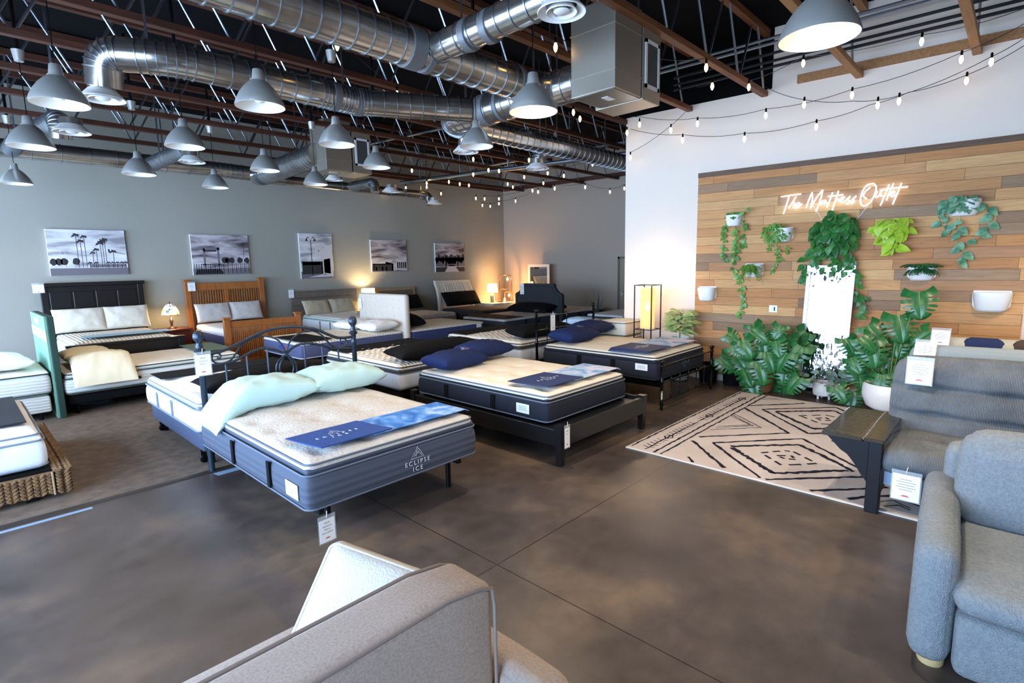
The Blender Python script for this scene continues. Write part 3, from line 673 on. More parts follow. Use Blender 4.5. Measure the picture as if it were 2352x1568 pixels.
def cloth_panel(x0, x1, y0, y1, z, over=None, th=.006, skew=0., wv=.004, seed=0, edge_drop=None):
    """thin cloth lying on a mattress; edge_drop=(side, amount) lets one edge hang"""
    def f(sg):
        def g(a, b):
            x = x0+(x1-x0)*a+skew*(b-.5); y = y0+(y1-y0)*b; zz = z+wv*noise.noise(Vector((x*4+seed, y*4, seed)))+sg*th/2
            if edge_drop:
                sd, lim, amt = edge_drop
                if sd == '+x' and x > lim: k = (x-lim); zz -= amt*k*k/.01 if k < .06 else amt*(.36+(k-.06)*12)
                if sd == '-x' and x < lim: k = (lim-x); zz -= amt*k*k/.01 if k < .06 else amt*(.36+(k-.06)*12)
            return (x, y, zz)
        return g
    nu, nv = 24, 10; mb = MB(); a = MB().grid(f(1), nu, nv); b = MB().grid(f(-1), nu, nv); mb.add(a.v, a.f); mb.add(b.v, [q[::-1] for q in b.f])
    N = (nu+1)*(nv+1); e = []
    bd = [i for i in range(nu+1)]+[(nu+1)*j+nu for j in range(1, nv+1)]+[(nu+1)*nv+i for i in range(nu-1, -1, -1)]+[(nu+1)*j for j in range(nv-1, 0, -1)]
    for i in range(len(bd)): p, q = bd[i], bd[(i+1) % len(bd)]; e.append((p, p+N, q+N, q))
    mb.f += e; mb.m += [0]*len(e); return mb
def price_tag(label, c, xa, up, w_, h_, txt=None, name='price_tag', hook=True):
    T_ = thing(name, label, 'price tag', c, group='hanging price tags')
    F = frame(c, xa, up)
    def L(mb): return xf(mb, F)
    obj('clear_sleeve', L(MB().box((-w_/2-.008, -h_/2-.008, -.0016), (w_/2+.008, h_/2+.03, -.0004))), m_clear, T_, 0)
    cd_ = obj('card', L(MB().box((-w_/2, -h_/2, -.0004), (w_/2, h_/2, .0010))), m_card, T_, 0)
    g = MB()
    if txt:
        for k, (s_, sz) in enumerate(txt):
            t_ = text_mesh(s_, sz, .0003); xf(t_, Matrix.Translation((0, h_*(.34-.145*k), .0014))); g.add(t_.v, t_.f)
    else:
        for k, f in enumerate((.3, .5, .42, .5, .35)):
            g.box((-w_*f/1.4, h_*(.3-.1*k), .001), (w_*f/1.4, h_*(.3-.1*k)+h_*.018, .0014))
    obj('print', L(g), m_ink, cd_, 0)
    g = MB().box((-w_*.16, -h_*.36, .001), (w_*.16, -h_*.335, .0014)); g.box((-w_*.1, -h_*.33, .001), (w_*.1, -h_*.30, .0014)); obj('red_mark', L(g), m_red, cd_, 0)
    if hook: obj('hook', L(MB().tube([(0, h_/2+.01, .0), (0, h_/2+.035, .006), (.004, h_/2+.06, .0)], .0025, 6)), m_card, T_)
    return T_
def leg_box(x, y, s=.05, z=.3, mb=None): return (mb or MB()).bbox((x-s/2, y-s/2, 0), (x+s/2, y+s/2, z), .004)
def post(x, y, z0, z1, r, mb=None): return (mb or MB()).tube([(x, y, z0), (x, y, z1)], r, 12)
def base(label, x0, x1, y0, y1, z0, z1, mat=m_blk, name='box_spring', group='box springs', legs=None):
    """foundation under a mattress with short feet"""
    T_ = thing(name, label, 'box spring', ((x0+x1)/2, (y0+y1)/2, 0), group=group)
    obj('foundation', MB().soft((x0+.01, y0+.01, z0), (x1-.01, y1-.01, z1), .03, n=3), mat, T_, 60)
    for sx in (x0+.12, x1-.12):
        for sy in (y0+.12, y1-.12):
            if z0 > .03: obj('leg', MB().tube([(sx, sy, 0.001), (sx, sy, z0+.01)], .022, 10), m_blkmetal, T_)
    return T_
def mountain_print(name, c1, c2, c3):
    m = bpy.data.materials.new(name); m.use_nodes = True; t = NT(m); b = t.n['Principled BSDF']; b.inputs['Roughness'].default_value = .8
    tc = t.add('ShaderNodeTexCoord'); n = t.add('ShaderNodeTexNoise', i_Scale=3.5, i_Detail=5., i_Distortion=1.4); t.link(tc.outputs['Object'], n.inputs['Vector'])
    r = t.add('ShaderNodeValToRGB'); e = r.color_ramp.elements; e[0].position = .36; e[0].color = lin(c1); e[1].position = .66; e[1].color = lin(c3); x = e.new(.5); x.color = lin(c2)
    t.link(n.outputs['Fac'], r.inputs[0]); t.link(r.outputs[0], b.inputs['Base Color']); return m
m_mtn = mountain_print('mountain_print', '#1d5fae', '#4f8ccf', '#a5c0e6'); m_mtn2 = mountain_print('pale_mountain_print', '#5f93c4', '#a8bcd8', '#cfcadb')
def runner(label, xs, xm, xe, y0, y1, z, mtn, drop, logo=.12, lx=None, skew=-.05, dl=None):
    T_ = thing('foot_runner', label, 'foot runner', ((xs+xe)/2, (y0+y1)/2, z-.01), group='printed foot runners')
    a = obj('printed_panel', cloth_panel(xm-.1, xe, y0, y1, z+.012, th=.006, skew=0, edge_drop=('+x', xe-.05, .09), seed=1), mtn, T_, 60)
    nv_ = obj('navy_panel', cloth_panel(xs, xm+.02, y0-.0, y1, z+.022, th=.008, skew=skew, seed=2, edge_drop=dl), M('bright_navy_velvet' if mtn is m_mtn else 'navy_velvet', '#1b4488' if mtn is m_mtn else '#1d2f5c', .75, bump=('noise', 20, .3)), T_, 60)
    cx = lx or (xs+xm)/2; eclipse_logo(Matrix.Translation((cx, (y0+y1)/2, z+.030)), logo, nv_, sp=2.5, k=.95)
    return T_
# ------------------------------------------------------------------ the foreground bed (iron headboard)
m_char = M('charcoal_knit', '#464d5d', .85, bump=('wave', 5.7, .5, (.02, .02, 1), 'Z')); m_char2 = M('dark_charcoal_knit', '#151a28', .85, bump=('weave', 22, .25)); m_trim = M('slate_binding', '#5a6474', .6)
m_cool = M('silver_slate_knit', '#515a6b', .8, bump=('wave', 60, .15, (1, 1, 1), 'Z'))
B1 = mattress('charcoal mattress with heathered tufted top on the foreground bed', 1.53, 3.10, 3.42, 5.62, .31, .70, m_char, m_top, m_trim, tufts=(4, 6), tuftd=.019, gusset=m_char, handles=(('-x', 4.72, .05), ('-x', 3.98, .05)), card=('-x', 3.62, .45, .19, .11), topn=(44, 60), crown=.03, gz=.115)
eclipse_logo(frame((2.44, 3.401, .455), (1, 0, 0), (0, 0, 1)), .19, B1)
mb = MB()
for y in (3.62, 5.4): mb.box((1.64, y-.02, .25), (2.98, y+.02, .31))
for x in (1.66, 2.96): mb.box((x-.02, 3.5, .25), (x+.02, 5.7, .31))
T_ = thing('bed_base', 'dark steel bed base under the foreground mattress', 'bed base', (2.3, 4.5, 0))
obj('rail_frame', mb, m_blkmetal, T_)
for x, y in ((2.94, 3.64), (1.88, 3.86), (1.85, 5.45), (2.95, 5.4), (2.3, 4.5)): obj('leg', MB().tube([(x, y, 0), (x, y, .26)], .024, 14), m_blkmetal, T_)
HY = 5.72
def iron(label, Y, xl, xr, zl, r=.028, cat='headboard', nm='iron_headboard'):
    return thing(nm, label, cat, ((xl+xr)/2, Y, 0))
m_iron = M('dark_iron', '#3a4452', .4, .7)
T_ = iron('scrolled dark iron headboard with ball finials behind the foreground bed', HY, 1.61, 3.27, 1.43)
for x in (1.615, 3.265):
    obj('post', MB().lathe([(.028, 0), (.028, 1.10), (.034, 1.11), (.028, 1.13), (.028, 1.2), (.046, 1.215), (.05, 1.235), (.03, 1.25), (.034, 1.275), (.024, 1.29), (.026, 1.31), (.045, 1.335), (.05, 1.36), (.046, 1.39), (.03, 1.415), (.001, 1.425)], 20, c=(x, HY, 0)), m_iron, T_, 50)
tr = lambda L: [ony(400+x/5.113, 620+y/5.113, HY) for x, y in L]
def smooth(P, n=6):
    P = [Vector(tuple(p)) for p in P]; o = []
    for i in range(len(P)-1):
        a, b, c, d = P[max(i-1, 0)], P[i], P[i+1], P[min(i+2, len(P)-1)]
        for k in range(n):
            t = k/n; o.append(.5*((2*b)+(c-a)*t+(2*a-5*b+4*c-d)*t*t+(3*b-a-3*c+d)*t**3))
    o.append(P[-1]); return o
m_ = MB().tube(smooth(tr([(300, 990), (420, 985), (640, 920), (900, 790), (1130, 700), (1400, 665), (1650, 695), (1830, 765), (1940, 795), (2110, 782)])), .017, 8)
obj('top_rail', m_, m_iron, T_, 60)
obj('arched_rail', MB().tube(smooth(tr([(320, 1120), (480, 1112), (700, 1070), (860, 985), (1000, 925), (1130, 920), (1250, 955), (1310, 990)])), .014, 8), m_iron, T_, 60)
obj('arched_rail', MB().tube(smooth(tr([(1310, 990), (1400, 905), (1500, 868), (1620, 862), (1760, 890), (1870, 920), (2110, 918)])), .014, 8), m_iron, T_, 60)
for L in ([(1310, 990), (1270, 880), (1180, 800), (1040, 775), (900, 810), (790, 880), (720, 985), (660, 1060), (560, 1095), (470, 1080), (440, 1020), (480, 975), (540, 990), (540, 1030), (500, 1030)],
          [(1310, 990), (1350, 860), (1430, 770), (1530, 720), (1640, 718), (1740, 770), (1830, 870), (1910, 910), (1990, 905), (2030, 860), (2010, 810), (1960, 805), (1950, 850), (1985, 860)],
          [(1310, 990), (1230, 1060), (1200, 1150), (1215, 1260)], [(1310, 990), (1260, 1070), (1240, 1150), (1260, 1230), (1320, 1255), (1380, 1230), (1405, 1150), (1380, 1070), (1320, 1000)], [(1310, 990), (1400, 1050), (1440, 1150), (1430, 1260)]):
    obj('scroll', MB().tube(smooth(tr(L), 4), .0095, 7), m_iron, T_, 60)
obj('centre_boss', MB().lathe([(.001, -.03), (.02, -.026), (.03, -.01), (.03, .01), (.02, .026), (.001, .03)], 14, T=Matrix.Translation(Vector(tuple(ony(656, 813, HY)))) @ Matrix.Rotation(PI/2, 4, 'X')), m_iron, T_)
for cx, cy in ((605, 1105), (850, 990), (1090, 920), (1525, 868), (1735, 885), (1925, 920)):
    p = ony(400+cx/5.113, 620+cy/5.113, HY); obj('spindle', MB().tube([tuple(p), (p[0], HY, .55)], .010, 7), m_iron, T_)
obj('lower_rail', MB().tube([(1.6, HY, .55), (3.27, HY, .55)], .015, 8), m_iron, T_)
price_tag('SALE price tag hung on the left post of the iron headboard', ony(467, 838, HY-.06), (1, 0, 0), (0, 0, 1), .135, .20, [('SALE', .024), ('Upholstered', .016), ('Platform', .016)])
price_tag('SALE price tag dangling under the foot of the foreground bed', ony(752, 1217, 3.40), (1, .05, 0), (0, 0, 1), .118, .165, [('SALE', .02), ('Upholstered', .014), ('Platform', .014), ('Queen: $4500.00', .012)])
m_mint = M('mint_white_satin', '#b4d6d3', .5, sheen=.1, bump=('noise', 12, .3))
pillow('pale mint pillow spilling over the left edge of the foreground bed', (1.96, 5.27, .83), (.98, .60, .28), (0, 0, -.02), m_mint, 3, droop=.22, dside=-1, wrinkle=.022)
pillow('pale mint pillow at the right of the foreground bed head', (2.80, 5.27, .83), (.84, .60, .28), (0, .02, .03), m_mint, 8, wrinkle=.024)
runner('navy and bright blue foot runner on the foreground bed', 1.66, 2.24, 3.11, 3.52, 3.93, .706, m_mtn, .05, .17, 1.93, skew=-.08)
# ------------------------------------------------------------------ second cream-topped bed on the black platform
B2 = mattress('black mattress with cream tufted top on the black platform bed', 4.02, 5.50, 3.36, 5.52, .37, .70, m_char2, m_top2, m_trim, tufts=(4, 6), tuftd=.02, gusset=m_char2, handles=(('-x', 4.9, .06), ('-x', 4.1, .06)), card=('-x', 3.68, .50, .18, .10), topn=(36, 50), crown=.03, gz=.10)
T_ = thing('platform_bed_frame', 'black wooden platform bed frame in the centre of the floor', 'bed frame', (4.77, 4.4, 0)); m_pb = M('black_lacquered_wood', '#08080b', .4, coat=.1)
obj('foot_rail', MB().bbox((3.96, 3.14, .20), (5.60, 3.19, .40), .006), m_pb, T_); obj('side_rail', MB().bbox((3.96, 3.19, .2), (4.0, 5.6, .37), .005), m_pb, T_); obj('side_rail', MB().bbox((5.54, 3.19, .2), (5.58, 5.6, .40), .005), m_pb, T_); obj('slat_deck', MB().box((4.0, 3.2, .33), (5.54, 5.58, .365)), m_pb, T_)
for x, y in ((3.995, 3.18), (5.565, 3.18), (3.995, 5.56), (5.565, 5.56)):
    obj('leg', MB().add([(x-.03, y-.03, 0), (x+.03, y-.03, 0), (x+.03, y+.03, 0), (x-.03, y+.03, 0), (x-.045, y-.045, .42), (x+.045, y-.045, .42), (x+.045, y+.045, .42), (x-.045, y+.045, .42)], [(0, 3, 2, 1), (4, 5, 6, 7), (0, 1, 5, 4), (1, 2, 6, 5), (2, 3, 7, 6), (3, 0, 4, 7)]), m_pb, T_, 0)
price_tag('narrow price tag hung on the corner of the black platform bed', ony(1303, 1005, 3.10), (1, 0, 0), (0, 0, 1), .075, .20, [('SALE', .018), ('Platform', .012)])
for c, rz, s_, lb in (((4.40, 5.22, .80), .05, 5, 'navy pillow with embroidered peak at the left of the platform bed'), ((5.05, 5.36, .84), .06, 9, 'navy pillow with embroidered peak overlapping its left neighbour on the platform bed')):
    P_, Ti = pillow(lb, c, (.76, .50, .23), (.06, 0, rz), m_navy, s_, group='navy embroidered pillows')
    lg = mountain(.13); xf(lg, Ti @ Matrix.Translation((.12, -.03, .128)) @ Matrix.Rotation(.12, 4, 'X')); obj('embroidered_peak', lg, m_logo, P_, 0, org=tuple(c))
runner('navy and pale blue foot runner on the platform bed', 4.12, 4.72, 5.53, 3.46, 3.98, .71, m_mtn2, .05, .17, 4.45, skew=-.06)
# ------------------------------------------------------------------ third bed, black iron frame
B3 = mattress('dark mattress with cream top in the black iron bed', 6.50, 8.00, 3.50, 5.52, .36, .73, m_char2, m_top2, m_char2, tufts=(4, 6), tuftd=.012, gusset=m_char2, handles=(('-x', 4.75, .07), ('-x', 4.15, .07)), card=('-x', 3.72, .55, .19, .09), topn=(26, 36), crown=.03, gz=.10)
eclipse_logo(frame((7.30, 3.482, .53), (1, 0, 0), (0, 0, 1)), .15, B3, M('dim_embroidery', '#6c7078', .6))
def turned_post(x, y, h, mat, T_):
    return obj('post', MB().lathe([(.016, 0), (.024, .02), (.018, .05), (.03, .08), (.02, .12), (.024, .16), (.021, .2), (.021, h*.55), (.028, h*.56), (.028, h*.58), (.021, h*.6), (.021, h-.1), (.03, h-.09), (.03, h-.08), (.018, h-.07), (.02, h-.055), (.036, h-.03), (.036, h-.015), (.02, h), (.001, h+.004)], 16, c=(x, y, 0)), mat, T_, 50)
m_bi = M('black_iron', '#0e0f12', .25, .6, coat=.3)
T_ = thing('iron_bed_frame', 'black iron bed frame with turned posts beside the plank wall', 'bed frame', (7.25, 4.5, 0))
for x in (6.45, 8.03): turned_post(x, 3.39, .69, m_bi, T_); turned_post(x, 5.6, 1.27, m_bi, T_)
def arch_rail(y, z, dz): return [(6.45, y, z-dz), (6.55, y, z), (7.24, y, z+.004), (7.93, y, z), (8.03, y, z-dz)]
obj('foot_rail', MB().tube(smooth(arch_rail(3.39, .60, .05)), .011, 8), m_bi, T_); obj('foot_rail', MB().tube([(6.45, 3.39, .38), (8.03, 3.39, .38)], .010, 8), m_bi, T_); obj('foot_rail', MB().tube([(6.45, 3.39, .12), (8.03, 3.39, .12)], .010, 8), m_bi, T_)
for k in range(5):
    x = 6.45+1.58*(k+1)/6; obj('spindle', MB().lathe([(.009, .12), (.016, .15), (.007, .18), (.007, .33), (.014, .36), (.014, .4), (.007, .42), (.001, .44)] if k != 2 else [(.009, .12), (.016, .15), (.007, .18), (.007, .5), (.014, .56), (.007, .6), (.001, .61)], 10, c=(x, 3.39, 0)), m_bi, T_)
obj('head_rail', MB().tube(smooth(arch_rail(5.6, 1.14, .04)), .011, 8), m_bi, T_); obj('head_rail', MB().tube([(6.45, 5.6, .93), (8.03, 5.6, .93)], .010, 8), m_bi, T_)
for k in range(5):
    x = 6.45+1.58*(k+1)/6; obj('spindle', MB().lathe([(.007, .6), (.007, .85), (.014, .9), (.014, .94), (.007, .96), (.001, .99)] if k != 2 else [(.007, .6), (.007, 1.05), (.014, 1.1), (.01, 1.16), (.001, 1.18)], 10, c=(x, 5.6, 0)), m_bi, T_)
for x in (6.47, 8.01): obj('side_rail', MB().box((x-.015, 3.4, .31), (x+.015, 5.6, .36)), m_bi, T_)
obj('slat_deck', MB().box((6.5, 3.45, .33), (8.0, 5.55, .352)), m_bi, T_)
price_tag('cream tag on a gold hook hanging from the black iron head rail', ony(1270, 741, 5.54), (1, 0, 0), (0, 0, 1), .11, .25, [('SALE', .022)])
price_tag('tiny white tag tied low on the near foot post of the iron bed', ony(1520, 910, 3.35), (1, 0, 0), (0, 0, 1), .035, .08, hook=False)
for c, rz, s_, lb in (((6.95, 5.22, .84), .03, 15, 'navy pillow with embroidered peak, left one on the iron bed'), ((7.60, 5.36, .88), .05, 19, 'navy pillow with embroidered peak, right one on the iron bed')):
    P_, Ti = pillow(lb, c, (.82, .50, .24), (.06, 0, rz), m_navy, s_, group='navy embroidered pillows')
    lg = mountain(.13); xf(lg, Ti @ Matrix.Translation((.08, -.03, .133)) @ Matrix.Rotation(.12, 4, 'X')); obj('embroidered_peak', lg, m_logo, P_, 0, org=tuple(c))
runner('navy and pale blue foot runner on the black iron bed', 6.49, 7.1, 8.01, 3.62, 4.25, .745, m_mtn2, .05, .18, 6.85, skew=-.05, dl=('-x', 6.56, .05))
# ------------------------------------------------------------------ beds behind, head to head
m_wside = M('white_side_ticking', '#e6eaee', .8, bump=('wave', 9, .35, (1, 1, 1), 'Y')); m_slate = M('slate_border', '#7f8894', .7); m_plaid = M('pale_plaid_ticking', '#c9d0d8', .8, bump=('weave', 12, .5)); m_brownband = M('dark_taupe_band', '#3f3d40', .8)
m_navyk = M('blue_violet_knit', '#565e84', .8, bump=('wave', 14, .6, (1, 1, 1), 'Z')); m_navyk2 = M('navy_knit_ribbed', '#333f6c', .8, bump=('wave', 30, .5, (1, 1, 0), 'DIAGONAL'))
B4 = mattress('bright white mattress with slate border behind the iron headboard', 1.56, 3.12, 5.82, 7.80, .37, .72, m_wside, m_wht, m_slate, tufts=(4, 6), tuftd=.02, gusset=m_slate, handles=(('-x', 7.2, .03), ('-x', 6.62, .03)), topn=(30, 40), crown=.025, hm=m_slate)
base('dark blue adjustable base under the white mattress', 1.58, 3.10, 5.84, 7.78, .17, .36, M('dark_blue_cloth', '#39435c', .8), legs=1)
for (x, y, lb) in ((1.66, 7.68, 'black caster under the far corner of the white mattress'), (1.64, 6.03, 'black caster under the near corner of the white mattress')):
    T_ = thing('caster', lb, 'caster', (x, y, 0), group='base casters')
    obj('wheel', MB().lathe([(.03, -.015), (.04, -.01), (.04, .01), (.03, .015)], 16, T=Matrix.Translation((x, y, .053)) @ Matrix.Rotation(PI/2, 4, 'X')), m_blkmetal, T_); obj('fork', MB().box((x-.02, y-.028, .05), (x+.02, y-.02, .17)).box((x-.02, y+.02, .05), (x+.02, y+.028, .17)), m_blkmetal, T_)
pillow('long black bolster at the head of the white mattress', (2.40, 6.02, .82), (1.55, .42, .22), (.12, 0, .0), m_blk, 22, wrinkle=.012, ear=.08)
single('foot_cover', cloth_panel(1.62, 3.14, 7.3, 7.79, .73, seed=4), m_blk, 'black foot cover lying across the far end of the white mattress', 'foot cover')
B5 = mattress('cream quilted mattress with plaid side and dark band', 3.93, 5.50, 5.80, 7.78, .36, .72, m_plaid, m_quilt, m_brownband, gusset=m_brownband, quilt=.018, topn=(56, 70), crown=.02, handles=(('-x', 7.1, .04), ('-x', 6.35, .04)), gz=.12)
base('dark base under the plaid-sided mattress', 3.95, 5.48, 5.82, 7.76, .08, .35, m_blk)
pillow('long black bolster behind the navy pillows of the platform bed', (4.72, 5.98, .83), (1.55, .46, .24), (.1, 0, .0), m_blk, 25, wrinkle=.01, ear=.08)
T_ = single('foot_cover', cloth_panel(3.98, 5.52, 7.22, 7.79, .735, seed=6), m_blk, 'black foot cover with pale lettering on the plaid-sided mattress', 'foot cover')
B6 = mattress('cream quilted mattress with dark band behind the iron bed', 6.30, 7.86, 5.82, 7.72, .36, .74, m_plaid, m_quilt, m_brownband, gusset=m_brownband, quilt=.012, topn=(48, 60), crown=.02, gz=.12)
base('dark base under the quilted mattress behind the iron bed', 6.32, 7.84, 5.84, 7.7, .08, .35, m_blk)
pillow('black pillow tucked behind the black iron head rail', (6.85, 6.02, .86), (1.0, .46, .22), (.14, 0, .0), m_blk, 28, wrinkle=.01, ear=.1)
pillow('black pillow on the right behind the black iron head rail', (7.55, 6.1, .84), (.7, .42, .18), (.1, 0, .0), m_blk, 29, wrinkle=.01, ear=.1)
single('foot_cover', cloth_panel(6.35, 7.86, 7.2, 7.72, .75, seed=9), m_blk, 'black foot cover on the far end of the mattress behind the iron bed', 'foot cover')
# USA bed + tufted headboard + navy bed behind it
B7 = mattress('blue-violet knit mattress with flag badge in front of the tufted headboard', 4.10, 6.22, 8.98, 10.56, .40, .71, m_navyk, m_quilt, M('pale_binding', '#c8cede', .6), quilt=.008, topn=(40, 36), crown=.02, gz=.045)
base('black base under the blue-violet mattress', 4.14, 6.2, 9.0, 10.54, .10, .39, m_blk)
fl = MB(); Yf = 9.82
fx = 4.083
bd = obj('usa_letters', xf(text_mesh('USA', .085, .001, bold=.004), frame((fx, 9.74, .575), (0, -1, 0), (0, 0, 1))), M('flag_blue', '#2447b0', .6), B7, 0)
g = MB()
for k in range(5): g.box((fx-.001, 9.52, .54+k*.016), (fx+.001, 9.63, .549+k*.016))
obj('flag_stripes', g, m_red, B7, 0)
single('foot_cover', cloth_panel(4.12, 4.72, 9.0, 10.1, .725, seed=12), m_blk, 'black foot cover over the corner of the blue-violet mattress', 'foot cover')
pillow('white pillow nearest the aisle against the tufted headboard', (5.88, 9.35, .83), (.56, .74, .22), (0, -.08, .0), m_wht, 31, wrinkle=.018)
pillow('white pillow farther back against the tufted headboard', (5.80, 10.1, .82), (.6, .74, .20), (0, -.06, .05), m_wht, 33, wrinkle=.018)
m_linen = M('cream_linen', '#cfc6b8', .9, bump=('noise', 150, .3))
def tuftfn(cx, rows, cols, y0, y1, z0, z1, d=.02, s=.0012):
    pts = [(y0+(y1-y0)*(j+.5+.25*(i % 2)*1)/cols, z0+(z1-z0)*i/(rows-1)) for i in range(rows) for j in range(cols)]
    def f(p):
        if p[0] < cx:
            for a, b in pts: p[0] += d*math.exp(-((p[1]-a)**2+(p[2]-b)**2)/s)
        return p
    return f, pts
f_, pts = tuftfn(6.32, 3, 7, 9.0, 10.5, .98, 1.32)
T_ = thing('tufted_headboard', 'cream linen tufted headboard standing between two blue mattresses', 'headboard', (6.32, 9.75, 0))
obj('upholstered_panel', MB().soft((6.25, 8.90, .12), (6.39, 10.66, 1.43), .06, 0, f_, nn=(3, 60, 44)), m_linen, T_, 60)
for a, b in pts: obj('button', MB().lathe([(.001, -.008), (.012, -.005), (.014, .004)], 8, T=Matrix.Translation((6.263, a, b)) @ Matrix.Rotation(-PI/2, 4, 'Y')), m_linen, T_)
for y in (9.1, 10.45): obj('leg', MB().box((6.29, y-.03, 0), (6.35, y+.03, .14)), m_blk, T_)
price_tag('white tag pinned on the cream tufted headboard', onx(827, 697, 6.235), (0, -1, 0), (0, 0, 1), .12, .22, hook=False)
B8 = mattress('navy ribbed mattress on the far side of the tufted headboard', 6.42, 8.42, 8.92, 10.48, .40, .71, m_navyk2, m_quilt, M('pale_binding'), quilt=.012, topn=(40, 36), crown=.02, gz=.045)
g = MB().box((8.18, 8.902, .58), (8.33, 8.906, .66)); obj('stitched_badge', g, m_card, B8, 0)
base('black base under the navy ribbed mattress', 6.44, 8.4, 8.94, 10.46, .10, .39, m_blk)
pillow('black bolster leaning on the back of the tufted headboard', (6.62, 9.6, .88), (.42, 1.3, .3), (0, .35, 0), m_blk, 35, wrinkle=.01)
# dark bed and the charcoal upholstered headboard
m_dk = M('dark_blue_grey_knit', '#2b3542', .85, bump=('noise', 60, .3)); m_chev = M('chevron_quilt', '#d6cfc4', .85, bump=('wave', 7, .8, (1, 1, 1), 'DIAGONAL'), var=('#b9b2a8', 6, 1))
mattress('dark mattress with white quilted top before the charcoal headboard', 9.12, 11.2, 8.95, 10.45, .38, .68, m_dk, m_chev, M('pale_binding'), quilt=.008, topn=(36, 30), crown=.015, handles=(('-y', 9.85, .05), ('-y', 10.35, .05)), gz=.05)
base('black base before the charcoal headboard', 9.14, 11.18, 8.97, 10.43, .08, .37)
single('foot_cover', cloth_panel(9.14, 9.85, 8.97, 10.43, .69, seed=14), m_blk, 'black foot cover on the dark mattress before the charcoal headboard', 'foot cover')
T_ = thing('upholstered_headboard', 'charcoal upholstered headboard with scooped shoulders', 'headboard', (11.3, 9.7, 0)); y0, y1, zt = 8.86, 10.56, 1.44
sc = [(y0, .1), (y0, 1.16)]+[(y0+.30*(1-math.cos(a)), 1.44-.28*math.cos(a)+0) if False else (y0+.28*math.sin(a)+.02, 1.44-.26*math.cos(a)) for a in np.linspace(.15, PI/2, 7)]
sc = [(y0, .1), (y0, 1.14), (y0+.05, 1.18), (y0+.12, 1.2), (y0+.2, 1.26), (y0+.26, 1.34), (y0+.28, 1.42), (y0+.32, 1.44)]
out = sc+[(y1+y0-a, b) for a, b in sc[::-1]]
obj('upholstered_panel', MB().poly([(11.25, a, b) for a, b in out], (.1, 0, 0)), M('charcoal_upholstery', '#2c2e32', .85, bump=('noise', 120, .3)), T_, 30)
inn = [(y0+.07+(a-y0)*.95, b-.07) for a, b in sc[1:]]; inn = inn+[(y1+y0-a, b) for a, b in inn[::-1]]
[obj('leg', MB().box((11.27, y_-.03, 0), (11.33, y_+.03, .11)), m_blk, T_) for y_ in (9.05, 10.35)]
obj('piping', MB().tube([(11.245, a, b) for a, b in [(y0+.07, .5)]+inn+[(y1-.07, .5)]], .012, 6), M('charcoal_upholstery'), T_, 60)
for k in range(4):
    y = y0+.34+k*.34; obj('button', MB().lathe([(.001, -.01), (.016, -.004), (.018, .004)], 8, T=Matrix.Translation((11.246, y, 1.02)) @ Matrix.Rotation(-PI/2, 4, 'Y')), M('charcoal_upholstery'), T_)
price_tag('white tag on the left shoulder of the charcoal headboard', onx(1199, 664, 11.22), (0, -1, 0), (0, 0, 1), .14, .28, hook=False)
pillow('black bolster with grey script before the charcoal headboard', (10.95, 9.7, .8), (.46, 1.45, .26), (0, -.2, 0), m_blk, 38, wrinkle=.01)
mattress('dark-sided mattress with white quilted top beyond the charcoal headboard', 11.38, 13.35, 8.95, 10.45, .38, .68, m_dk, m_chev, M('pale_binding'), quilt=.008, topn=(30, 26), crown=.015, handles=(('-y', 12.1, .05), ('-y', 12.7, .05)), gz=.05)
base('black base beyond the charcoal headboard', 11.4, 13.33, 8.97, 10.43, .08, .37)
pillow('black bolster behind the charcoal headboard', (11.6, 9.75, .82), (.42, 1.3, .26), (0, .2, 0), m_blk, 39, wrinkle=.01)
mattress('pinkish cream mattress partly hidden behind the boxed mattresses', 8.95, 10.9, 6.3, 7.8, .36, .66, m_dk, M('blush_quilt', '#d9c2ae', .85, bump=('wave', 8, .5)), M('pale_binding'), topn=(20, 20), gz=.06)
base('black base behind the boxed mattresses', 8.97, 10.88, 6.32, 7.78, .08, .35)
pillow('pale blue pillow beside the boxed mattresses', (9.2, 6.7, .76), (.5, .7, .2), (0, 0, 0), M('pale_blue_cotton', '#c3d9e8', .8), 41)
mattress('dark mattress with white rim beside the far door', 11.6, 13.4, 7.2, 8.3, .36, .66, m_dk, m_wht, M('pale_binding'), topn=(20, 20), gz=.06)
base('black base beside the far door', 11.62, 13.38, 7.22, 8.28, .08, .35)
# ------------------------------------------------------------------ row against the photo wall
WY = 13.3
m_espr = M('espresso_wood', '#08070a', .4, coat=.1)
# espresso panel bed
T_ = thing('panel_bed_frame', 'tall espresso panel bed with fluted headboard', 'bed frame', (2.0, 12.2, 0))
h0, h1 = 1.22, 2.78
obj('headboard', MB().bbox((h0+.03, WY-.06, .1), (h1-.03, WY-.0, 1.74), .006), m_espr, T_)
obj('crown_rail', MB().bbox((h0-.04, WY-.11, 1.74), (h1+.06, WY+.02, 1.81), .012), m_espr, T_)
for x in (h0+.02, h1-.02): obj('headboard_post', MB().bbox((x-.05, WY-.08, 0), (x+.05, WY-.0, 1.75), .006), m_espr, T_)
for k in range(4):
    a = h0+.09+k*(h1-h0-.16)/4; b = a+(h1-h0-.16)/4-.03; g = MB().bbox((a, WY-.075, .6), (b, WY-.055, 1.64), .012); obj('raised_panel', g, m_espr, T_)
obj('footboard', MB().bbox((1.25, 11.02, .12), (2.85, 11.08, .80), .01), m_espr, T_); obj('foot_cap', MB().bbox((1.2, 10.99, .79), (2.9, 11.11, .83), .008), m_espr, T_)
for x in (1.27, 2.83): obj('side_rail', MB().box((x-.02, 11.05, .25), (x+.02, WY-.05, .5)), m_espr, T_); obj('foot_post', MB().bbox((x-.05, 11.0, 0), (x+.05, 11.1, .8)), m_espr, T_)
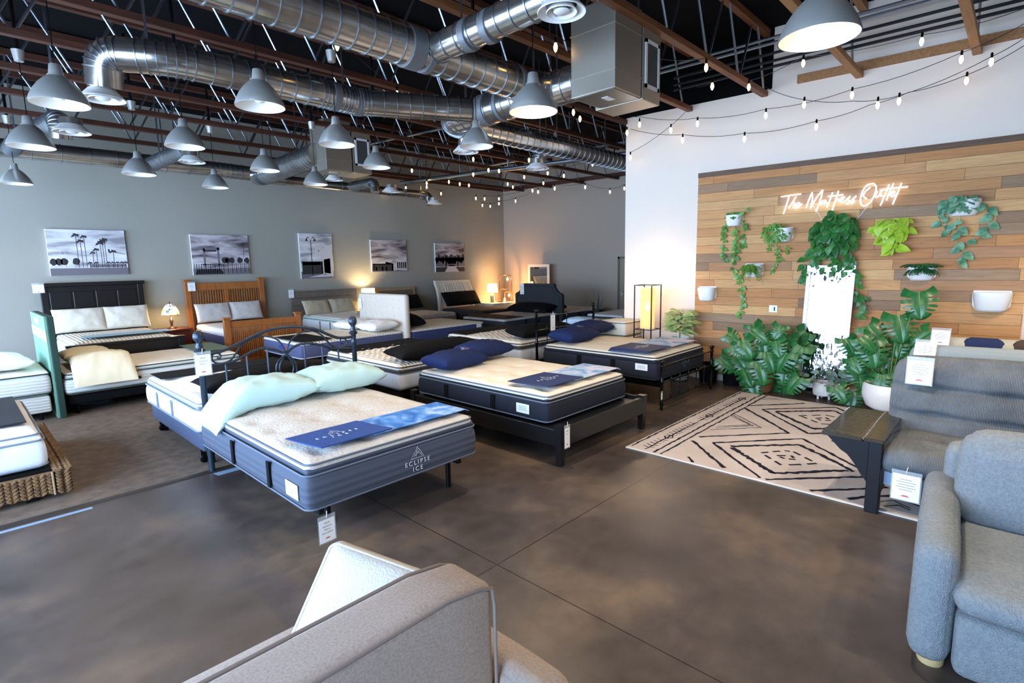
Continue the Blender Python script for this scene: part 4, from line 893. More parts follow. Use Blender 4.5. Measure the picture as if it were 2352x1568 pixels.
mattress('plush white mattress in the espresso panel bed', 1.32, 2.78, 11.14, 13.18, .5, .86, M('lilac_white_knit', '#c9cce0', .8), m_quilt, M('pale_binding'), quilt=.012, topn=(30, 40), crown=.03, gz=.08)
base('dark box under the plush white mattress', 1.34, 2.76, 11.16, 13.15, .1, .49)
pillow('ivory pillow at the left of the espresso bed', (1.68, 12.98, 1.10), (.80, .48, .2), (1.15, 0, .0), m_ivory, 51)
pillow('ivory pillow at the right of the espresso bed', (2.42, 12.98, 1.10), (.76, .48, .2), (1.15, 0, -.05), m_ivory, 53)
T_ = single('foot_runner', cloth_panel(1.5, 2.8, 11.35, 11.8, .90, seed=20), M('teal_velvet', '#2f6f80', .7, sheen=.3), 'teal foot runner on the plush white mattress', 'foot runner', 'printed foot runners')
price_tag('square white tag on the espresso headboard corner', ony(88, 663, WY-.12), (1, 0, 0), (0, 0, 1), .16, .15, hook=False)
# oak slatted bed
m_oak = M('honey_oak', '#a3622a', .45, var=('#8a4e1f', 4, 5, (8, 8, 1)), coat=.2)
T_ = thing('slatted_bed_frame', 'honey oak mission bed with slatted headboard and footboard', 'bed frame', (4.4, 12.2, 0))
def slats(xa, xb, Y, z0, z1, n, post_h, T_, nm):
    for x in (xa, xb):
        obj('post', MB().bbox((x-.055, Y-.055, 0), (x+.055, Y+.04, post_h), .005), m_oak, T_); obj('post_cap', MB().bbox((x-.075, Y-.075, post_h), (x+.075, Y+.055, post_h+.035), .01), m_oak, T_)
    obj('top_rail', MB().bbox((xa+.05, Y-.03, z1), (xb-.05, Y+.02, post_h-.05), .006), m_oak, T_); obj('lower_rail', MB().bbox((xa+.05, Y-.03, z0-.1), (xb-.05, Y+.02, z0), .006), m_oak, T_)
    xm = (xa+xb)/2; obj('centre_stile', MB().bbox((xm-.045, Y-.032, z0), (xm+.045, Y+.02, z1), .004), m_oak, T_)
    for k in range(n):
        for s0, s1 in ((xa+.055, xm-.045), (xm+.045, xb-.055)):
            x = s0+(s1-s0)*(k+.5)/n; obj('slat', MB().box((x-.012, Y-.018, z0), (x+.012, Y+.014, z1)), m_oak, T_, 0)
slats(3.62, 5.20, WY-.05, .75, 1.55, 13, 1.76, T_, '')
slats(3.62, 5.02, 11.02, .25, .88, 16, 1.05, T_, '')
for x in (3.62, 5.05): obj('side_rail', MB().box((x-.02, 11.05, .3), (x+.02, WY-.1, .5)), m_oak, T_)
mattress('white-topped mattress with navy side in the oak slatted bed', 3.68, 4.98, 11.12, 13.15, .42, .83, M('deep_navy_side', '#1c2a55', .85), m_wht, M('pale_binding'), topn=(24, 30), gz=.14)
base('dark box in the oak slatted bed', 3.7, 4.96, 11.14, 13.12, .1, .41)
pillow('pale grey pillow at the left of the oak bed', (4.02, 12.98, 1.06), (.72, .44, .18), (1.2, 0, .02), M('pale_grey_cotton', '#bfbcb9', .8), 55)
pillow('pale grey pillow at the right of the oak bed', (4.72, 13.0, 1.06), (.70, .44, .18), (1.2, 0, .0), M('pale_grey_cotton'), 57)
price_tag('white tag on the oak headboard', ony(440, 659, WY-.13), (1, 0, 0), (0, 0, 1), .14, .17, hook=False)
# nightstand + stained-glass lamp
m_cher = M('cherry_wood', '#6b2a18', .4, var=('#5a2113', 3, 4, (1, 8, 8)))
T_ = thing('nightstand', 'cherry wood nightstand between the espresso and oak beds', 'nightstand', (3.2, 13.1, 0))
obj('top', MB().bbox((2.90, 12.75, .74), (3.52, 13.32, .78), .008), m_cher, T_); obj('cabinet', MB().bbox((2.94, 12.80, .1), (3.48, 13.3, .74), .005), m_cher, T_); d_ = obj('drawer', MB().bbox((2.98, 12.785, .52), (3.44, 12.80, .71), .004), m_cher, T_); obj('knob', MB().lathe([(.001, 0), (.012, .004), (.01, .02)], 10, T=Matrix.Translation((3.21, 12.785, .61)) @ Matrix.Rotation(PI/2, 4, 'X')), m_blkmetal, d_)
for x in (2.97, 3.45):
    for y in (12.84, 13.26): obj('leg', leg_box(x, y, .05, .1), m_cher, T_)
def sg_mat():
    m = bpy.data.materials.new('stained_glass'); m.use_nodes = True; t = NT(m); b = t.n['Principled BSDF']
    tc = t.add('ShaderNodeTexCoord'); v = t.add('ShaderNodeTexVoronoi', i_Scale=26.); t.link(tc.outputs['Object'], v.inputs['Vector'])
    r = t.add('ShaderNodeValToRGB'); r.color_ramp.interpolation = 'CONSTANT'; e = r.color_ramp.elements; e[0].color = lin('#ffe9a8'); e[0].position = 0; e[1].position = .8; e[1].color = lin('#3b62c8')
    for p, c in ((.45, '#fff6d6'), (.62, '#d9782e'), (.7, '#ffe9a8'), (.9, '#9fd07a')): q = e.new(p); q.color = lin(c)
    sp = t.add('ShaderNodeSeparateColor'); t.link(v.outputs['Color'], sp.inputs[0]); t.link(sp.outputs[0], r.inputs[0]); t.link(r.outputs[0], b.inputs['Base Color']); t.link(r.outputs[0], b.inputs['Emission Color']); b.inputs['Emission Strength'].default_value = 1.3; return m
m_lit = M('lit_lamp_shade', '#f6e7c8', .8, emit=('#ffdda0', 1.6)); m_lit2 = M('soft_lit_shade', '#efe6cf', .8, emit=('#ffe6b8', .9))
c = (3.2, 13.02, .781)
T_ = thing('table_lamp', 'stained-glass table lamp glowing on the cherry nightstand', 'table lamp', c)
obj('lamp_base', MB().lathe([(.09, 0), (.09, .012), (.05, .03), (.02, .05), (.022, .1), (.035, .17), (.02, .24), (.016, .32)], 20, c=c), M('bronze', '#4a3222', .4, .8), T_, 50)
obj('lamp_shade', MB().lathe([(.165, .30), (.155, .36), (.12, .44), (.07, .50), (.02, .52)], 28, c=c, cap=False), sg_mat(), T_, 60); obj('finial', MB().lathe([(.012, .51), (.008, .56), (.001, .57)], 8, c=c), M('bronze'), T_)
lamp_light('table_light', (3.2, 12.98, 1.0), 12, (1, .7, .4), .05)
# grey plank headboard bed
m_gw = M('grey_wood', '#776a5f', .6, var=('#584e47', 6, 5, (1, 1, 18)), bump=('noise', 20, .3, (1, 1, 12)))
T_ = thing('plank_headboard_bed_frame', 'weathered grey plank headboard bed frame', 'bed frame', (6.8, 12.2, 0))
mb = MB()
for k in range(5): mb.bbox((5.92, WY-.05, .52+k*.18), (7.75, WY, .695+k*.18), .003)
obj('headboard', mb, m_gw, T_); 
for x in (6.1, 7.5): obj('post', MB().box((x-.04, WY, 0), (x+.04, WY+.04, 1.3)), m_gw, T_)
obj('rail_frame', MB().box((6.1, 11.4, .2), (7.6, WY-.05, .36)), m_gw, T_)
mattress('striped-edge mattress before the grey plank headboard', 6.12, 7.62, 11.3, 13.2, .37, .84, m_wside, m_wht, M('sage_binding', '#7fa08e', .7), topn=(26, 30), crown=.03, gusset=m_wht, piping_z=(.76,), handles=(('-x', 12.2, .03), ('-x', 11.7, .03)), hm=m_slate)
pillow('sand pillow at the left before the grey plank headboard', (6.42, 12.95, 1.0), (.70, .42, .18), (1.05, 0, .0), M('sand_cotton', '#b3a78e', .85), 61)
pillow('sand pillow at the right before the grey plank headboard', (7.12, 12.95, 1.0), (.70, .42, .18), (1.05, 0, -.02), M('sand_cotton'), 63)
single('foot_runner', cloth_panel(6.9, 7.6, 11.5, 12.1, .885, seed=23), M('taupe_cloth', '#9c8c78', .85), 'small taupe foot cloth on the striped-edge mattress', 'foot runner', 'printed foot runners')
price_tag('white tag on the grey plank headboard', ony(669, 675, WY-.07), (1, 0, 0), (0, 0, 1), .13, .19, hook=False)
# drum lamp
def night(x0, x1, y0, y1, h, label, mat, grp=None):
    T_ = thing('nightstand', label, 'nightstand', ((x0+x1)/2, (y0+y1)/2, 0)); obj('top', MB().bbox((x0, y0, h-.04), (x1, y1, h), .006), mat, T_); obj('cabinet', MB().bbox((x0+.03, y0+.03, .08), (x1-.03, y1-.01, h-.04), .005), mat, T_)
    d_ = obj('drawer', MB().bbox((x0+.06, y0+.015, h-.26), (x1-.06, y0+.03, h-.07), .004), mat, T_); obj('knob', MB().box(((x0+x1)/2-.04, y0, h-.17), ((x0+x1)/2+.04, y0+.014, h-.155)), m_blkmetal, d_)
    for x in (x0+.06, x1-.06):
        for y in (y0+.06, y1-.05): obj('leg', leg_box(x, y, .04, .09), mat, T_)
    return T_
night(7.80, 8.25, 12.85, 13.33, .68, 'grey nightstand under the glowing drum lamp', m_gw)
c = (8.0, 13.08, .681); T_ = thing('table_lamp', 'drum table lamp glowing above the tufted headboard', 'table lamp', c)
obj('lamp_base', MB().lathe([(.08, 0), (.08, .015), (.05, .05), (.07, .16), (.05, .3), (.015, .36), (.012, .5)], 20, c=c), M('ceramic_cream', '#d9cdb8', .4), T_, 50); obj('lamp_shade', MB().lathe([(.19, .38), (.18, .72)], 30, c=c, cap=False), m_lit, T_, 60)
lamp_light('table_light', (8.0, 13.05, 1.28), 30, (1, .76, .42), .06)
lamp_light('table_light', (8.0, 13.05, 1.02), 12, (1, .76, .42), .06)
# light wood headboard + adjustable mattress
T_ = thing('light_wood_bed_frame', 'low light-wood headboard with inset plank, beside the sleigh bed', 'bed frame', (9.0, 12.3, 0)); m_lw = M('light_ash_wood', '#a48a69', .6)
obj('headboard', MB().bbox((8.30, WY-.05, .3), (9.70, WY, 1.37), .006), m_lw, T_); obj('inset_panel', MB().box((8.42, WY-.056, 1.16), (9.62, WY-.05, 1.30)), m_gw, T_); obj('rail_frame', MB().box((8.36, 11.6, .08), (9.66, WY-.05, .36)), m_lw, T_)
mattress('grey chevron mattress raised on an adjustable base', 8.36, 9.86, 11.55, 13.2, .37, .69, M('taupe_side', '#8a8076', .85), m_chev, M('pale_binding'), quilt=.008, topn=(30, 30), gz=.1)
pillow('black bolster before the low light-wood headboard', (9.1, 12.98, .96), (1.2, .46, .26), (.9, 0, .0), m_blk, 66, wrinkle=.01)
# white sleigh bed
m_cream = M('cream_lacquer', '#e4dcc9', .35, coat=.2)
T_ = thing('sleigh_bed_frame', 'cream sleigh bed with curved headboard near the far corner', 'bed frame', (11.2, 12.3, 0)); cu = [(0, .3), (-.02, .7), (-.0, 1.0), (.06, 1.25), (.15, 1.42), (.17, 1.5)]
Yb = 13.12
mb = MB()
F_ = [(10.55, Yb+a, b) for a, b in cu]; 
mb.add([(x, Yb+a-dy, b) for x in (10.52, 11.86) for dy in (.04, -.0) for a, b in cu], [])
n_ = len(cu)
for i in range(n_-1): mb.f += [(i, i+1, i+1+2*n_, i+2*n_), (n_+i, 3*n_+i, 3*n_+i+1, n_+i+1)]; mb.m += [0, 0]
mb.f += [(n_-1, 2*n_-1, 4*n_-1, 3*n_-1)]; mb.m += [0]
obj('headboard_panel', mb, m_cream, T_, 60)
for x in (10.50, 11.88): obj('scrolled_post', MB().poly([(x-.04, Yb-.06+a, b) for a, b in cu]+[(x-.04, Yb+.03+a, b+(.03 if i == 0 else 0)) for i, (a, b) in enumerate(cu[::-1])], (.08, 0, 0)), m_cream, T_, 40)
for k in range(3): 
    for dx in (-.04, .04):
        x = 10.84+k*.36+dx; obj('bead_moulding', MB().tube([(x, Yb-.05+a, b) for a, b in cu[2:5]], .010, 6), m_cream, T_)
obj('top_roll', MB().tube([(10.48, Yb+.13, 1.49), (11.9, Yb+.13, 1.49)], .035, 12), m_cream, T_, 60)
mattress('dark charcoal mattress in the cream sleigh bed', 10.5, 12.0, 11.15, 13.0, .38, .68, M('graphite_knit', '#3b3d42', .85, bump=('weave', 20, .4)), M('graphite_top', '#2c2826', .9, bump=('weave', 12, .6)), M('graphite_knit'), topn=(24, 26), handles=(('-x', 12.2, .05), ('-x', 11.8, .05)))
base('dark base in the cream sleigh bed', 10.52, 11.98, 11.17, 12.98, .08, .37)
pillow('long black bolster leaning on the cream sleigh headboard', (11.2, 12.86, .95), (1.45, .5, .26), (.95, 0, .0), m_blk, 68, wrinkle=.01)
# white nightstand, white-shade lamp, industrial lamp
night(12.15, 13.35, 12.4, 13.3, .72, 'white side cabinet in the far corner under the lamps', m_cream)
c = (12.62, 12.9, .721); T_ = thing('table_lamp', 'table lamp with white shade and grey ceramic base in the far corner', 'table lamp', c)
obj('lamp_base', MB().lathe([(.07, 0), (.075, .02), (.075, .2), (.05, .26), (.02, .3), (.012, .36)], 20, c=c), M('grey_ceramic', '#767c80', .4), T_, 50); obj('lamp_shade', MB().lathe([(.19, .34), (.155, .62)], 30, c=c, cap=False), m_lit2, T_, 60)
lamp_light('table_light', (12.62, 12.9, 1.2), 10, (1, .8, .55), .06)
m_cop = M('copper_pipe', '#6a4630', .35, .9)
T_ = thing('pipe_lamp', 'tall copper pipe lamp with bare glowing bulbs in the far corner', 'pipe lamp', (13.1, 12.75, .721)); q = lambda x, z: (13.05+x*.9, 12.75-x*.3, z)
obj('pipe_loop', MB().tube(bend([q(-.2, .74), q(-.2, 1.62), q(.28, 1.62), q(.28, .74)], .06), .012, 8), m_cop, T_, 60); obj('pipe_loop', MB().tube(bend([q(-.2, 1.15), q(.12, 1.15), q(.12, 1.4)], .05), .01, 8), m_cop, T_, 60); obj('pipe_loop', MB().tube(bend([q(0, .74), q(0, 1.05), q(.22, 1.05), q(.22, .95)], .04), .01, 8), m_cop, T_, 60)
obj('foot', MB().bbox((12.8, 12.62, .722), (13.36, 12.88, .745), .005), m_cop, T_)
for x, z in ((.13, 1.48), (.18, .93), (0, .8)):
    p = q(x, z); obj('bulb', MB().lathe([(.001, -.05), (.03, -.03), (.035, 0), (.02, .04), (.012, .06)], 14, c=p), M('amber_bulb', '#ffb765', .4, emit=('#ff9a3c', 12)), T_, 60); lamp_light('amber_light', (p[0]-.05, p[1]-.06, p[2]), 24, (1, .5, .18), .03)
# snake plant and framed mirror by the far wall
T_ = thing('mirror', 'cream-framed rectangular mirror standing at the far wall', 'mirror', (13.5, 11.8, .9))
A_ = onx(1213, 607, 13.55); B_ = onx(1262, 607, 13.55); ya, yb, zt = float(A_[1]), float(B_[1]), float(A_[2])
mb = MB()
for a, b, c_, d in ((yb, ya, zt-.09, zt), (yb, ya, .95, 1.02), (ya-.09, ya, 1.02, zt-.09), (yb, yb+.09, 1.02, zt-.09)): mb.bbox((13.53, a, c_), (13.57, b, d), .004)
obj('frame', mb, m_cream, T_); obj('glass', MB().box((13.548, yb+.08, 1.0), (13.56, ya-.08, zt-.08)), M('mirror_glass', '#c8ccd0', .03, 1.), T_, 0)
T_ = thing('dresser', 'pale dresser under the cream-framed mirror', 'dresser', (13.3, 11.6, 0)); obj('cabinet', MB().bbox((13.05, 11.0, .08), (13.62, 12.3, .93), .006), m_cream, T_)
for x in (13.1, 13.55):
    for y in (11.05, 12.25): obj('leg', leg_box(x, y, .05, .09), m_cream, T_)
def blade(c, h, w_, lean, az): 
    P = []; mb = MB(); n = 8
    for i in range(n+1):
        t = i/n; ww = w_*(math.sin(PI*min(1, t*.9+.15))**.6)*(1-t**3); q_ = Vector(c)+Vector((math.cos(az)*lean*t*t, math.sin(az)*lean*t*t, h*t)); s_ = Vector((-math.sin(az), math.cos(az), 0)); P += [q_-s_*ww/2, q_+Vector((math.cos(az), math.sin(az), 0))*ww*.15, q_+s_*ww/2]
    f = [];
    for i in range(n): f += [(3*i, 3*i+1, 3*i+4, 3*i+3), (3*i+1, 3*i+2, 3*i+5, 3*i+4)]
    return mb.add(P, f)
m_snake = M('snake_leaf', '#2f3f35', .5); c = (12.5, 8.6, 0)
T_ = thing('snake_plant', 'dark snake plant rising behind the charcoal headboard', 'potted plant', c); obj('pot', MB().lathe([(.1, 0), (.14, .02), (.16, .4), (.15, .42), (.14, .36), (.001, .36)], 20, c=c), m_blk, T_, 50)
for k, (h, l, a) in enumerate(((.9, .15, .3), (.98, .12, 2.2), (.75, .25, 4.), (.82, .2, 5.2), (.65, .3, 1.2))): obj('leaf', blade((c[0]+.04*math.cos(a), c[1]+.04*math.sin(a), .36), h, .08, l, a), m_snake, T_)
# ------------------------------------------------------------------ canvases on the photo wall
def sky_mat(name, a, b_, c_):
    m = mountain_print(name, a, b_, c_); n = [x for x in m.node_tree.nodes if x.type == 'TEX_NOISE'][0]; n.inputs['Distortion'].default_value = .3; n.inputs['Scale'].default_value = 1.6; t = NT(m)
    mp = t.add('ShaderNodeMapping'); mp.inputs['Scale'].default_value = (.8, 1, 4.2); tc = [x for x in m.node_tree.nodes if x.type == 'TEX_COORD'][0]; t.link(tc.outputs['Object'], mp.inputs['Vector']); t.link(mp.outputs[0], n.inputs['Vector']); return m
m_sky = sky_mat('photo_sky', '#8f8c92', '#c9c7ca', '#e8e6e6'); m_sky2 = sky_mat('photo_sky_dark', '#4d4448', '#a79ea2', '#d9d2d2'); m_pk = M('photo_black', '#2e2b30', .7); m_pg = M('photo_grey', '#6f6a70', .7); m_pl = M('photo_light', '#cfcaca', .7); m_cside = M('canvas_side', '#d8d6d2', .8)
def canvas(x0, x1, z0, z1, label, draw, sky=m_sky, ground=m_pg, gh=.16):
    T_ = thing('canvas_print', label, 'wall picture', ((x0+x1)/2, 13.38, z0), group='black-and-white canvases')
    cv = obj('canvas', MB().box((x0, 13.352, z0), (x1, 13.3995, z1)), m_cside, T_, 0); w_, h_ = x1-x0, z1-z0
    obj('printed_sky', MB().box((x0+.002, 13.350, z0+h_*gh), (x1-.002, 13.352, z1-.002)), sky, T_, 0); obj('printed_ground', MB().box((x0+.002, 13.350, z0+.002), (x1-.002, 13.352, z0+h_*gh)), ground, T_, 0)
    F = frame((x0, 13.3495, z0), (1, 0, 0), (0, 0, 1)) @ Matrix.Diagonal((w_, h_, 1, 1))
    L = {}
    def add(m, pts, dz=0): L.setdefault(m, MB()).poly([F @ Vector((a, b, dz)) for a, b in pts], (0, -.0004, 0))
    draw(add)
    for m, mb_ in L.items(): obj('printed_shapes', mb_, m, T_, 0)
    return T_
def rect(a, b, c_, d): return [(a, c_), (b, c_), (b, d), (a, d)]
def palm(add, x, y0, y1, s=.05, asp=1.45, m=None):
    m = m or m_pk; add(m, [(x-.003, y0), (x+.003, y0), (x+.004, y1), (x-.004, y1)])
    for k in range(9):
        a = -.35+k*(PI+.7)/8; r = s*(.8+.3*((k*7) % 3)/2); dx, dy = math.cos(a)*r/asp*1.1, math.sin(a)*r*.9; add(m, [(x-.004, y1), (x+dx*.6-dy*.15, y1+dy*.6+dx*.2), (x+dx, y1+dy-.02), (x+dx*.6+dy*.15, y1+dy*.6-dx*.2)], -.0004*k/9)
def blob(add, m, x, y, rx, ry, n=11, seed=0):
    r_ = random.Random(seed+int(x*99)); add(m, [(x+rx*math.cos(2*PI*k/n)*r_.uniform(.8, 1.1), y+ry*math.sin(2*PI*k/n)*r_.uniform(.8, 1.1)) for k in range(n)])
def d1(add):
    for x, y, s_ in ((.36, .93, .08), (.41, .80, .08), (.46, .90, .07), (.55, .55, .06), (.60, .62, .07), (.66, .76, .09), (.69, .80, .09), (.72, .84, .08), (.82, .58, .07)): palm(add, x, .17, y-.06, s_)
    for x in (.05, .12, .18, .33): blob(add, m_pk, x, .30, .05, .08, seed=3)
    for x in (.5, .58, .74, .8, .86, .92, .97): palm(add, x, .15, .27, .05)
    add(m_pg, rect(.5, .98, .17, .24)); add(m_pl, rect(.02, .3, .17, .22)); add(m_pk, rect(.755, .775, .50, .58)); add(m_pk, [(.76, .53), (.98, .46), (.98, .47), (.76, .545)]); add(m_pl, rect(.14, .148, .2, .6)); add(m_pl, rect(.2, .206, .2, .5))
def d2(add):
    add(m_pg, rect(.19, .225, .2, .66)); add(m_pg, rect(.43, .465, .2, .68)); add(m_pg, rect(.16, .48, .62, .69)); add(m_pk, rect(.2, .42, .58, .62)); add(m_pg, rect(.15, .5, .25, .28))
    for k in range(26): x = .02+k*.038; add(m_pk if k % 2 else m_pg, rect(x, x+.012, .04, .28))
    for x, s_ in ((.55, .06), (.6, .05), (.68, .05), (.82, .06), (.95, .05)): blob(add, m_pk, x, .36, s_, .08, seed=8)
    palm(add, .9, .3, .78, .06); add(m_pk, [(.03, .02), (.52, .02), (.47, .15), (.06, .15)])
def d3(add):
    add(m_pk, rect(.33, .35, .08, .85)); 
    for sx in (-1, 1): add(m_pk, [(.34, .84), (.34+sx*.06, .93), (.34+sx*.12, .9), (.34+sx*.12, .88), (.34+sx*.06, .91)]); add(m_pk, [(.34+sx*.08, .83), (.34+sx*.16, .83), (.34+sx*.13, .89), (.34+sx*.11, .89)])
    add(m_pk, rect(.04, .66, .1, .38)); add(m_pg, rect(.05, .6, .3, .37)); add(m_pl, [(.62, .1), (.98, .02), (.98, .78), (.66, .66), (.66, .5), (.62, .5)]); add(m_pk, [(.7, .12), (.9, .1), (.9, .45), (.7, .42)]); add(m_pl, rect(.47, .64, .5, .7)); add(m_pk, [(.55, .6), (.57, .6), (.57, .64), (.55, .64)]); add(m_pl, [(.2, .03), (.7, .1), (.9, .03)])
    for a in ('VI', ): pass
def d4(add):
    add(m_pk, rect(.02, .6, .03, .26)); add(m_pl, [(.0, .26), (.3, .34), (.6, .26), (.6, .23), (0, .23)]); add(m_pl, rect(.38, .55, .26, .38)); add(m_pl, [(.68, .05), (1., .02), (1., .36), (.68, .42)]); add(m_pl, rect(.55, .68, .03, .28)); add(m_pl, rect(.05, .07, .03, .3))
    for k in range(5): x = .71+k*.058; add(m_pk, rect(x, x+.035, .1, .3))
    for x in (.1, .27, .38): add(m_pl, rect(x, x+.04, .04, .16))
def d5(add):
    for k in range(14): blob(add, m_pk if k % 2 else m_pg, .04+k*.07, .48+.1*((k*5) % 3)/3-.05, .05, .14, seed=k)
    add(m_pg, rect(0, 1, .2, .5)); add(m_pl, [(.3, 0), (.8, 0), (.62, .25), (.45, .25)]); add(m_pl, rect(.4, .7, .28, .4)); 
    for x in (.33, .75): add(m_pk, rect(x, x+.03, .15, .6))
    for k in range(6): add(m_pk, rect(.1+k*.13, .11+k*.13, .25, .55))
canvas(1.39, 2.62, 1.94, 2.82, 'wide canvas photo of tall palm trees by a road', d1)
canvas(3.81, 5.03, 1.88, 2.78, 'canvas photo of a wooden arch over a footbridge', d2, m_sky2)
canvas(6.27, 7.17, 1.72, 2.87, 'tall canvas photo of a double street lamp', d3)
canvas(8.33, 9.53, 1.84, 2.74, 'canvas photo of a low white diner under dark clouds', d4, m_sky2)
canvas(10.61, 11.81, 1.78, 2.68, 'farthest canvas photo of a pier gate and walkway', d5, m_sky2, m_pk)
# ------------------------------------------------------------------ green-headboard beds and the basket bed on the left
m_sage = M('sage_green_linen', '#6f9a86', .85, bump=('noise', 150, .3)); m_sage2 = M('deep_green_edge', '#1d382e', .85); m_org = M('organic_cotton', '#e4dfd2', .9, bump=('noise', 40, .4))
T_ = thing('green_headboard', 'tall green display headboard with a pale stripe between two cream mattresses', 'headboard', (.9, 10.3, 0))
obj('green_face', MB().box((.845, 9.46, .02), (.87, 11.1, 1.42)), m_sage, T_); obj('green_edge', MB().bbox((.871, 9.44, .0), (.945, 11.1, 1.42), .01), m_sage2, T_); obj('pale_stripe', MB().box((.842, 9.458, 1.08), (.846, 11.1, 1.22)), m_org, T_)
obj('white_lettering', xf(text_mesh('avocado', .17, .001, bold=.004), frame((.8405, 10.35, 1.33), (0, -1, 0), (0, 0, 1))), m_card, T_, 0)
mattress('cream organic mattress with green piping right of the green headboard', .965, 3.28, 9.46, 10.9, .30, .64, M('organic_side', '#d6d8d2', .9, bump=('wave', 8, .5, (1, 1, 1), 'Z')), m_org, m_sage2, tufts=(6, 4), tuftd=.015, gusset=M('piped_gusset', '#b9c2bb', .9, bump=('wave', 30, .6, (1, 1, 1), 'DIAGONAL')), handles=(('-yh', 1.55, .3), ('-yh', 2.5, .3)), hm=m_sage2, topn=(44, 30), crown=.03)
base('black base under the cream organic mattress', .97, 3.26, 9.5, 10.86, .16, .29)
mb = MB()
pillow('ivory pillow draped over the near edge beside the green headboard', (1.42, 9.66, .76), (.74, .70, .2), (.0, 0, .0), M('butter_pillowcase', '#e6d9b8', .8, bump=('noise', 14, .25)), 71, wrinkle=.02, dv=.42)
pillow('butter yellow pillow behind the draped one', (1.35, 10.35, .76), (.60, .72, .22), (0, 0, .0), M('butter_pillowcase'), 73)
single('foot_cover', cloth_panel(2.75, 3.27, 9.75, 10.88, .665, seed=30), M('olive_cloth', '#59705f', .85), 'olive foot cover with white script on the cream organic mattress', 'foot cover')
pass
mattress('upper cream mattress left of the green headboard', -1.2, .82, 9.46, 10.9, .36, .70, M('organic_side'), m_org, m_sage2, tufts=(6, 4), tuftd=.015, topn=(30, 24), gz=.05)
T_ = base('cream foundation under the mattress left of the green headboard', -1.2, .81, 9.47, 10.88, .12, .35, M('organic_side'))
pillow('white pillow on the mattress left of the green headboard', (.35, 9.95, .80), (.66, .74, .2), (0, 0, .1), m_wht, 75)
pillow('white pillow behind, left of the green headboard', (.35, 10.5, .80), (.6, .5, .18), (0, 0, .1), m_wht, 77)
single('plastic_bag', MB().soft((1.1, 9.9, .002), (1.55, 10.2, .12), .05, 0, lambda p: p+np.array([0, 0, .03*noise.noise(Vector((p[0]*9, p[1]*9, 3)))]) if p[2] > .05 else p), M('smoky_plastic', '#5a6070', .2, alpha=.6), 'crumpled plastic bag under the cream organic bed', 'plastic bag')
# basket bed
m_bask = M('seagrass', '#8a6a45', .8, var=('#5f4530', 18, 3)); bx0, bx1, by0, by1 = -1.15, .58, 6.08, 8.2
BM = mattress('white mattress on the seagrass basket bed', -1.05, .44, 6.22, 8.05, .27, .63, m_wside, m_wht, m_slate, topn=(24, 30), crown=.02, gusset=m_wht)
single('foot_cover', cloth_panel(-1.05, .36, 6.52, 8.0, .652, th=.012, seed=33), m_navyk2 if False else M('black_denim', '#14161d', .85), 'black foot cover spread on the basket bed mattress', 'foot cover')
single('folded_cover', cloth_panel(-.9, .05, 7.1, 7.7, .672, th=.02, seed=34), M('black_denim'), 'folded black cloth on the basket bed', 'folded cloth')
obj('brand_patch', MB().box((-.25, 6.200, .42), (.12, 6.207, .55)), M('pale_blue_patch', '#93b8cf', .7), BM, 0)
T_ = thing('basket_bed_frame', 'woven seagrass basket bed frame at the left edge', 'bed frame', (-.3, 7.1, 0))
def braid(p0, p1, z0, z1, mb):
    """herringbone of plump strands over a panel"""
    P0, P1 = Vector(p0), Vector(p1); d = (P1-P0); L = d.length; d.normalize(); n = d.cross(Vector((0, 0, 1))); nc = max(1, int(L/.045)); nr = max(1, int((z1-z0)/.028))
    for c_ in range(nc):
        for r_ in range(nr):
            s_ = 1 if c_ % 2 else -1; q_ = P0+d*(L*(c_+.5)/nc); z = z0+(z1-z0)*(r_+.5)/nr; a = d*.017+Vector((0, 0, .016*s_))
            b_ = q_+Vector((0, 0, z)); mb.tube([b_-a*1.25, b_-a*.5+n*.006, b_+a*.5+n*.006, b_+a*1.25], [.004, .012, .012, .004], 5)
    return mb
fb = MB().box((bx0, by0+.02, .06), (bx1-.12, by0+.10, .24)); braid((bx0, by0+.015, 0), (bx1-.13, by0+.015, 0), .06, .25, fb); obj('foot_panel', fb, m_bask, T_, 0)
fb = MB().box((bx1-.10, by0+.02, .06), (bx1-.02, by1, .24)); braid((bx1-.12, by0-.0, 0), (bx1, by0-.0, 0), .05, .26, fb); braid((bx1-.01, by0, 0), (bx1-.01, by0+1.0, 0), .05, .25, fb)
obj('side_panel', fb, m_bask, T_, 0)
fb = MB(); 
for k in range(44):
    y = by0+.01+k*.048
    for j, dx in enumerate((-.10, -.065, -.03, .0)): s_ = 1 if j % 2 else -1; fb.tube([(bx1+dx-.02, y-.02*s_, .255), (bx1+dx, y, .27), (bx1+dx+.02, y+.02*s_, .255)], [.006, .014, .006], 5)
obj('woven_rim', fb, m_bask, T_, 0)
obj('seam_binding', MB().tube([(bx1-.13, by0-.002, .05), (bx1-.13, by0-.002, .26)], .008, 6), M('tan_binding', '#a58d6c', .7), T_)
for x in (-.9, .3): obj('leg', MB().box((x-.04, by0+.06, 0), (x+.04, by0+.14, .07)), m_blk, T_); obj('leg', MB().box((x-.04, by1-.14, 0), (x+.04, by1-.06, .07)), m_blk, T_)
obj('slat_deck', MB().box((bx0+.05, by0+.12, .2), (bx1-.12, by1-.05, .26)), m_blk, T_)
